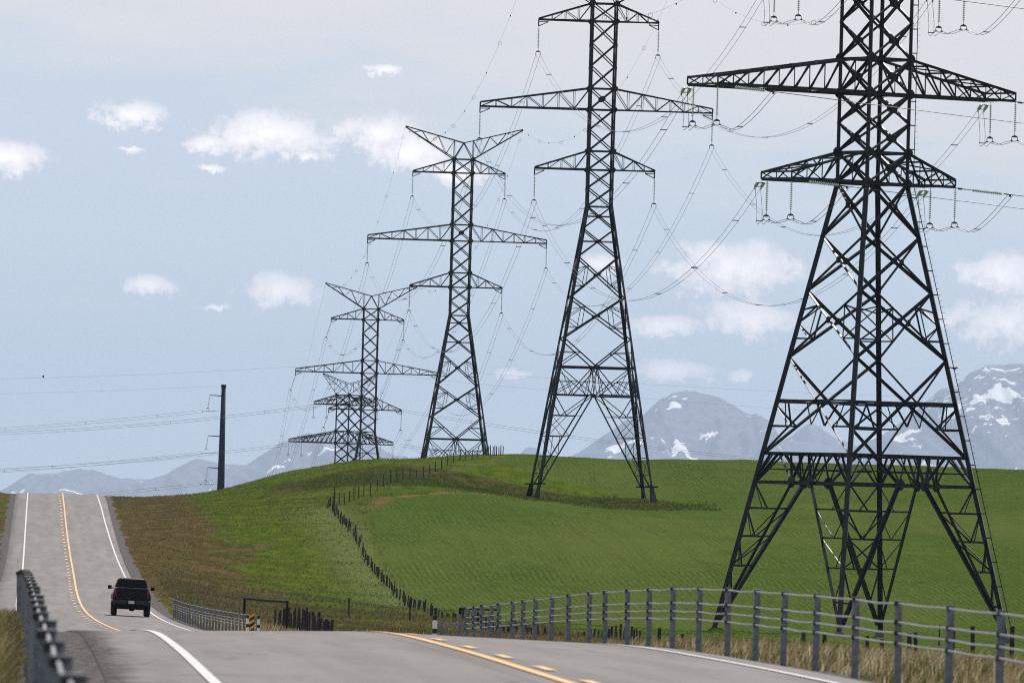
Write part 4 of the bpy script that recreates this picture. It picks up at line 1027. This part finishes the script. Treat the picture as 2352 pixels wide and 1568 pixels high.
bm_obj('roof', loft([[(-.66, 2.1, 1.935), (.66, 2.1, 1.935), (.66, 3.3, 1.935), (-.66, 3.3, 1.935)], [(-.56, 2.25, 1.985), (.56, 2.25, 1.985), (.56, 3.2, 1.985), (-.56, 3.2, 1.985)]]), M['chrome'], truck, .015, 2)
b_ = bmesh.new()
def quad(b_, pts, d):
    vs = [b_.verts.new(p) for p in pts] + [b_.verts.new(tuple(np.array(p) + d)) for p in pts]
    for f in ((0, 1, 2, 3), (7, 6, 5, 4), (0, 4, 5, 1), (1, 5, 6, 2), (2, 6, 7, 3), (3, 7, 4, 0)): b_.faces.new([vs[i] for i in f])
    bmesh.ops.recalc_face_normals(b_, faces=b_.faces)
def rw(x, z): return (x, 1.82 + (z - 1.44) / .5 * .23 - .012, z)
quad(b_, [rw(-.76, 1.50), rw(.76, 1.50), rw(.65, 1.88), rw(-.65, 1.88)], (0, -.012, 0)); bm_obj('rear_window', b_, M['tint'], truck, 0, 0, False)
for s in (-1, 1):
    b_ = bmesh.new(); quad(b_, [(s * .868, 2.1, 1.50), (s * .868, 3.9, 1.50), (s * .735, 3.3, 1.86), (s * .745, 2.2, 1.86)], (s * .012, 0, 0)); bm_obj('side_window', b_, M['tint'], truck, 0, 0, False)
m = MB(); m.box((0, .0, 1.17), (1.56, .05, .54)); tg = m.build('tailgate', M['paint'], truck)
m = MB(); m.box((0, -.03, 1.455), (1.6, .05, .035)); m.build('tailgate_spoiler', M['chrome'], tg)
m = MB(); m.box((0, -.034, 1.32), (.30, .012, .05)); m.build('handle', M['trim'], tg)
for k, ch_ in enumerate('GMC'):
    c = bpy.data.curves.new('tailgate_letter', 'FONT'); c.body = ch_; c.size = .19; c.extrude = .008; c.align_x = 'CENTER'; c.materials.append(M['chrome'])
    o = bpy.data.objects.new('tailgate_letter', c); COL.objects.link(o); o.parent = tg; o.location = (-.15 + .15 * k, -.036, 1.14); o.rotation_euler = (math.pi / 2, 0, 0)
    me = bpy.data.meshes.new_from_object(o); o2 = link('tailgate_letter', me, tg); o2.location = o.location; o2.rotation_euler = o.rotation_euler; bpy.data.objects.remove(o)
b_ = bmesh.new(); quad(b_, [(-.98, -.16, .62), (.98, -.16, .62), (.97, -.16, .84), (-.97, -.16, .84)], (0, .2, 0)); bp = bm_obj('rear_bumper', b_, M['chrome'], truck, .03, 2)
m = MB(); m.box((0, -.175, .73), (.46, .03, .16)); m.build('plate_recess', M['trim'], bp)
m = MB(); m.box((0, -.195, .74), (.31, .01, .155)); m.build('licence_plate', M['plate_no'], truck)
for s in (-1, 1):
    b_ = bmesh.new(); quad(b_, [(s * .79, -.03, .98), (s * .92, -.03, .98), (s * .90, -.03, 1.42), (s * .80, -.03, 1.42)], (0, .1, 0)); bm_obj('taillight', b_, M['red'], truck, .012, 1)
    mi = bm_obj('side_mirror', loft([[(s * 1.02, 3.62, 1.36), (s * 1.22, 3.6, 1.36), (s * 1.22, 3.6, 1.56), (s * 1.02, 3.62, 1.56)], [(s * 1.04, 3.78, 1.38), (s * 1.19, 3.74, 1.38), (s * 1.19, 3.74, 1.54), (s * 1.04, 3.78, 1.54)]]), M['trim'], truck, .02, 2)
    m = MB(); m.box((s * .97, 3.7, 1.42), (.16, .05, .05)); m.build('mirror_arm', M['trim'], mi)
    for yy in (1.0, 4.6):
        wv = MB(); wv.lathe([(.20, -.14), (.34, -.14), (.40, -.10), (.405, 0), (.40, .10), (.34, .14), (.20, .14)], 22, (0, 0, 0), 'x'); wh = wv.build('wheel', M['tyre'], truck, True); wh.location = (s * .86, yy, .405)
        r_ = MB(); r_.lathe([(.01, .06 * s), (.1, .07 * s), (.2, .12 * s), (.235, .145 * s), (.21, .1 * s)], 16, (0, 0, 0), 'x'); r_.build('rim', M['chrome'], wh, True)
    m = MB(); m.box((s * .86, .42, .60), (.30, .02, .32)); m.build('mud_flap', M['trim'], truck)
m = MB(); m.box((0, 2.6, .5), (1.5, 5.2, .22)); m.box((0, 1.0, .42), (1.5, .12, .12)); m.lathe([(.02, -.16), (.13, -.12), (.16, 0), (.13, .12), (.02, .16)], 10, (.05, 1.0, .42), 'x'); m.tube([(.55, .0, .42), (.55, .6, .45)], .035); m.build('underbody', M['trim'], truck)

# ------------------------------------------------------------------ solid pole of the crossing line
pb = P(507, 1125, 2550); pt = P(511, 883, 2550); zb = -26.0
pole = thing('steel_pole', 'solid dark tapering power pole on the hill line with three short arms', 'power pole', (pb[0], 2550, zb))
H_ = pt[2] - zb; m = MB(); m.tube([(0, 0, 0), (0, 0, H_ * .5), (0, 0, H_ - .7)], [1.35, .92, .47], 14); m.build('shaft', M['corten'], pole, True)
m = MB(); m.tube([(0, 0, H_ - .7), (0, 0, H_)], .58, 14); m.build('cap', M['corten'], pole)
def pl(u, v): p = P(u, v, 2550); return p - np.array([pb[0], 2550, zb])
for k, (va, vi, vs_, ux) in enumerate(((907, 934, 946.5, 482), (1000, 1026, 1043, 478), (1073, 1096, 1114, 477))):
    a_ = pl(ux, va); m = MB(); m.tube([(-.3, 0, a_[2] - .12), tuple(a_)], [.14, .09], 6); m.build('arm', M['corten'], pole)
    o = string_at(tuple(np.array(pole.location) + a_), f'insulator hung from the {["top", "middle", "bottom"][k]} arm of the solid pole', 0, (0, .12)); o.scale = (1.1, 1.1, 1.1)
    e0 = pl(494, vs_ - 1.5); e1 = np.array([-.75, 0, e0[2] + .25])
    o = tension_at(np.array(pole.location) + e1, (-1, 0, -.06), f'double dead end insulator reaching left from the solid pole under its {["top", "middle", "bottom"][k]} arm'); o.scale = (1.15, 1.15, 1.15)
    lft = {0: (-420, 1004), 1: (-420, 1100), 2: (-420, 1172)}[k]; c_ = P(*lft, 2550)
    bundle(np.array(pole.location) + e1 + np.array([-3.9, 0, -.24]), c_, 1.0, f'twin conductors leaving the solid pole to the left below its {["top", "middle", "bottom"][k]} arm', 5, .6, .024, (0, .3, .95), group=CR)
earth_wire(np.array(pole.location) + np.array([-.5, 0, H_ - .3]), P(-420, 908, 2550), .6, 'earth wire from the top of the solid pole to the left', 0, .014, CR)
gm_ = thing('wire_marker', 'small triangular flap hanging from the earth wire above the road', 'wire marker', tuple(P(100, 861, 2396)))
m = MB(); m.add([(-.42, 0, -.28), (.12, 0, .0), (.12, .05, -.66), (-.42, .08, -.28), (.12, .12, 0), (.12, .14, -.66)], [(0, 1, 2), (5, 4, 3), (0, 3, 4, 1), (1, 4, 5, 2), (2, 5, 3, 0)]); m.build('flap', M['hook'], gm_)
m = MB(); m.tube([(.1, .05, 0), (.12, .05, .25)], .02, 4); m.build('clip', M['hook'], gm_)

# ------------------------------------------------------------------ the small bird on the near pylon's climbing rail
zb_ = 19.9; hwz = 1.885 + (7.85 - 1.885) * (1 - zb_ / 33.7)
bp_ = tower_pt(b1, Y1, hwz + .36, -hwz - .25, zb_)
bird = thing('bird', 'small brown bird with half open wings perched on the near pylon\'s leg', 'bird', tuple(bp_), .3)
m = MB(); m.tube([(-.12, 0, .10), (-.06, 0, .12), (.03, 0, .10), (.12, 0, .06)], [.025, .05, .055, .02], 8); m.lathe([(.0, -.02), (.03, -.01), (.038, .02), (.028, .05), (0, .06)], 8, (-.13, 0, .14)); m.build('body', M['feather'], bird, True)
for s in (-1, 1):
    m = MB(); m.add([(-.06, s * .03, .14), (.05, s * .03, .12), (.26, s * .20, .20), (.10, s * .30, .26), (-.04, s * .16, .22)], [(0, 1, 2, 3, 4), (4, 3, 2, 1, 0)]); m.add([(-.06, s * .03, .125), (.05, s * .03, .105), (.26, s * .20, .19), (.10, s * .30, .25), (-.04, s * .16, .21)], [(0, 1, 2, 3, 4)]); m.build('wing', M['feather'], bird)
m = MB(); m.add([(.10, -.03, .07), (.10, .03, .07), (.24, .05, .0), (.24, -.05, .0), (.10, 0, .05)], [(0, 1, 2, 3), (0, 4, 1)]); m.build('tail', M['feather'], bird)
m = MB(); m.tube([(0, -.02, .06), (0, -.02, 0)], .008, 4); m.tube([(0, .02, .06), (0, .02, 0)], .008, 4); m.build('feet', M['hook'], bird)

# ------------------------------------------------------------------ grass
def grass_material(name, cols, trans=.25):
    m, t, b = material(name); a = t.node('ShaderNodeAttribute', attribute_name='tint'); r = t.node('ShaderNodeValToRGB'); t.l.new(a.outputs['Fac'], r.inputs[0])
    e = r.color_ramp.elements
    while len(e) < len(cols): e.new(.5)
    for i, c in enumerate(cols): e[i].position = i / (len(cols) - 1); e[i].color = (*c, 1)
    t.put(b.inputs['Base Color'], r.outputs[0]); b.inputs['Roughness'].default_value = .7; b.inputs['Specular IOR Level'].default_value = .25
    tr = t.node('ShaderNodeBsdfTranslucent'); t.l.new(r.outputs[0], tr.inputs[0]); mx = t.node('ShaderNodeMixShader'); mx.inputs[0].default_value = trans
    o = [n for n in t.n if n.type == 'OUTPUT_MATERIAL'][0]; t.l.new(b.outputs[0], mx.inputs[1]); t.l.new(tr.outputs[0], mx.inputs[2]); t.l.new(mx.outputs[0], o.inputs[0])
    return m
def blades(name, x, y, h, wd, lean, tint, mat, label, seed_bend=1.0, two=True):
    n = len(x); z = ground_z(x, y) - .03; a = rng.uniform(0, 2 * math.pi, n); f = rng.uniform(-.9, .9, n)
    wx, wy = np.cos(f) * wd / 2, np.sin(f) * wd / 2; lx, ly = np.cos(a) * lean * h + .22 * h, np.sin(a) * lean * h
    b0 = np.stack([x - wx, y - wy, z], -1); b1_ = np.stack([x + wx, y + wy, z], -1); tp = np.stack([x + lx, y + ly, z + h], -1)
    if two:
        m0 = np.stack([x - wx * .8 + lx * .3, y - wy * .8 + ly * .3, z + h * .6], -1); m1 = np.stack([x + wx * .8 + lx * .3, y + wy * .8 + ly * .3, z + h * .6], -1)
        V = np.stack([b0, b1_, m1, m0, tp], 1).reshape(-1, 3); i = np.arange(n)[:, None] * 5
        Fc = np.concatenate([i + [0, 1, 2], i + [0, 2, 3], i + [3, 2, 4]]); k = 5
    else:
        V = np.stack([b0, b1_, tp], 1).reshape(-1, 3); Fc = np.arange(n)[:, None] * 3 + [0, 1, 2]; k = 3
    me = np_mesh(name, V, Fc); at = me.attributes.new('tint', 'FLOAT', 'POINT'); at.data.foreach_set('value', np.repeat(np.clip(tint, 0, 1), k).astype(np.float32))
    return tag(link(name, me, None, mat), label, kind='stuff')
DRY = grass_material('dry_grass', [(.05, .072, .013), (.115, .112, .038), (.235, .185, .095), (.39, .31, .195), (.55, .47, .34)], .45)
GRN = grass_material('green_grass', [(.040, .068, .010), (.065, .098, .017), (.088, .12, .03), (.13, .16, .06)], .5)
BRN = grass_material('brown_grass', [(.055, .042, .02), (.085, .066, .034), (.10, .10, .04), (.17, .145, .09)], .5)
def clump(x, y, s): # smooth random field for patchiness
    o = 0
    for k in range(6):
        r_ = np.random.default_rng(s * 10 + k); l_ = (9, 6, 4, 2.6, 1.7, 1.1)[k]; th = r_.uniform(0, 6.28); o = o + np.sin((x * math.cos(th) + y * .35 * math.sin(th)) * 6.28 / l_ + r_.uniform(0, 6.28))
    return o / 6
# dry bank under the near cable barrier
n = 150000; y = 92 + 190 * rng.uniform(0, 1, n) ** 1.15; Dd = 4.85 + rng.gamma(1.8, 1.9, n); Dd = np.minimum(Dd, 22); x = xr(y) + Dd
cl = clump(x, y, 1); h = (.17 + .23 * rng.random(n) ** 1.5 + .20 * cl) * np.where(Dd < 5.4, .55, 1) * np.where(Dd > 11, .75, 1) * np.interp(y, (92, 150, 200, 285), (1.1, 1.05, .8, .5)); h = np.maximum(h, .06)
tint = .50 + .26 * rng.normal(size=n) + .38 * clump(x, y, 2) - .0 * cl; low = rng.random(n) < .30; h[low] *= .45; tint[low] -= .42
blades('dry_grass', x, y, h, .012 + .010 * rng.random(n), .35, tint, DRY, 'tall dry straw coloured grass on the bank below the cable barrier')
n = 60000; y = 40 + 150 * rng.uniform(0, 1, n) ** 1.2; Dd = -5.75 - rng.gamma(1.4, 1.2, n); x = xr(y) + Dd
h = .18 + .34 * rng.random(n); tint = .36 + .2 * rng.normal(size=n) + .22 * clump(x, y, 3)
blades('dry_grass', x, y, h, .014 + .010 * rng.random(n), .4, tint, DRY, 'mixed green and brown grass outside the barrier seen end on')
# tufts over the roadside slope and hilltop
n = 120000; y = 640 + 720 * rng.uniform(0, 1, n) ** .85; Dd = np.where(rng.random(n) < .93, 5.3 + rng.beta(1.1, 1.3, n) * 45, -6.6 - rng.uniform(0, 14, n)); x = xr(y) + Dd
keep = poly_sd(x, y, FIELD) < 0.5; x, y, Dd = x[keep], y[keep], Dd[keep]; n = len(x); cl = clump(x / 2.2, y / 2.2, 4)
h = .05 + .19 * rng.random(n) ** 2 + .07 * np.maximum(cl, 0); tint = .48 + .26 * rng.normal(size=n) + .15 * cl
isb = (rng.random(n) < .25 + .6 * np.exp(-((Dd - 8) / 5) ** 2))
blades('green_grass', x[~isb], y[~isb], h[~isb], .05 + .05 * rng.random((~isb).sum()), .5, tint[~isb], GRN, 'green pasture grass over the roadside slope and hilltop', two=False)
blades('brown_grass', x[isb], y[isb], h[isb] * .9, .05 + .05 * rng.random(isb.sum()), .5, tint[isb], BRN, 'brownish grass over the roadside slope below the pole', two=False)
n = 9000; x = rng.uniform(-21, 22, n); y = rng.uniform(1160, 1224, n); keep = poly_sd(x, y, WEEDS) > rng.uniform(-3, 2, n); x, y = x[keep], y[keep]; n = len(x)
h = (.18 + .36 * rng.random(n)) * (.6 + .6 * np.maximum(clump(x / 2, y / 3, 6), -.5)); blades('weeds', x, y, h, .10 + .10 * rng.random(n), .3, .25 + .25 * rng.normal(size=n), GRN, 'dark weeds growing round the feet of the pylon in the field', two=False)
n = 60000; y = 1240 + 180 * rng.uniform(0, 1, n) ** .6; x = rng.uniform(-22, 105, n) * (y / 1300) + rng.normal(0, 1, n); keep = poly_sd(x, y, FIELD) > .6; x, y = x[keep], y[keep]; n = len(x)
h = .06 + .10 * rng.random(n)
blades('young_crop', x, y, h, .04 + .04 * rng.random(n), .4, .5 + .35 * rng.normal(size=n), GRN, 'young green crop along the crest of the field', two=False)
n = 26000; y = 430 + 400 * rng.uniform(0, 1, n); x = xr(y) + 6 + rng.uniform(0, 24, n); h = .15 + .3 * rng.random(n) * (.6 + .5 * clump(x, y, 8))
blades('brown_grass', x, y, np.maximum(h, .06), .04 + .05 * rng.random(n), .35, .5 + .22 * rng.normal(size=n), BRN, 'rough olive grass in the hollow along the long fence', two=False)
n = 9000; y = 285 + 330 * rng.uniform(0, 1, n); x = xr(y) + 5.5 + rng.gamma(1.5, 1.2, n); h = .12 + .30 * rng.random(n) * (1 + clump(x, y, 9)); blades('dry_grass', x, y, np.maximum(h, .05), .03 + .03 * rng.random(n), .35, .62 + .2 * rng.normal(size=n), DRY, 'dry grass along the foot of the barrier beyond the dip', two=False)
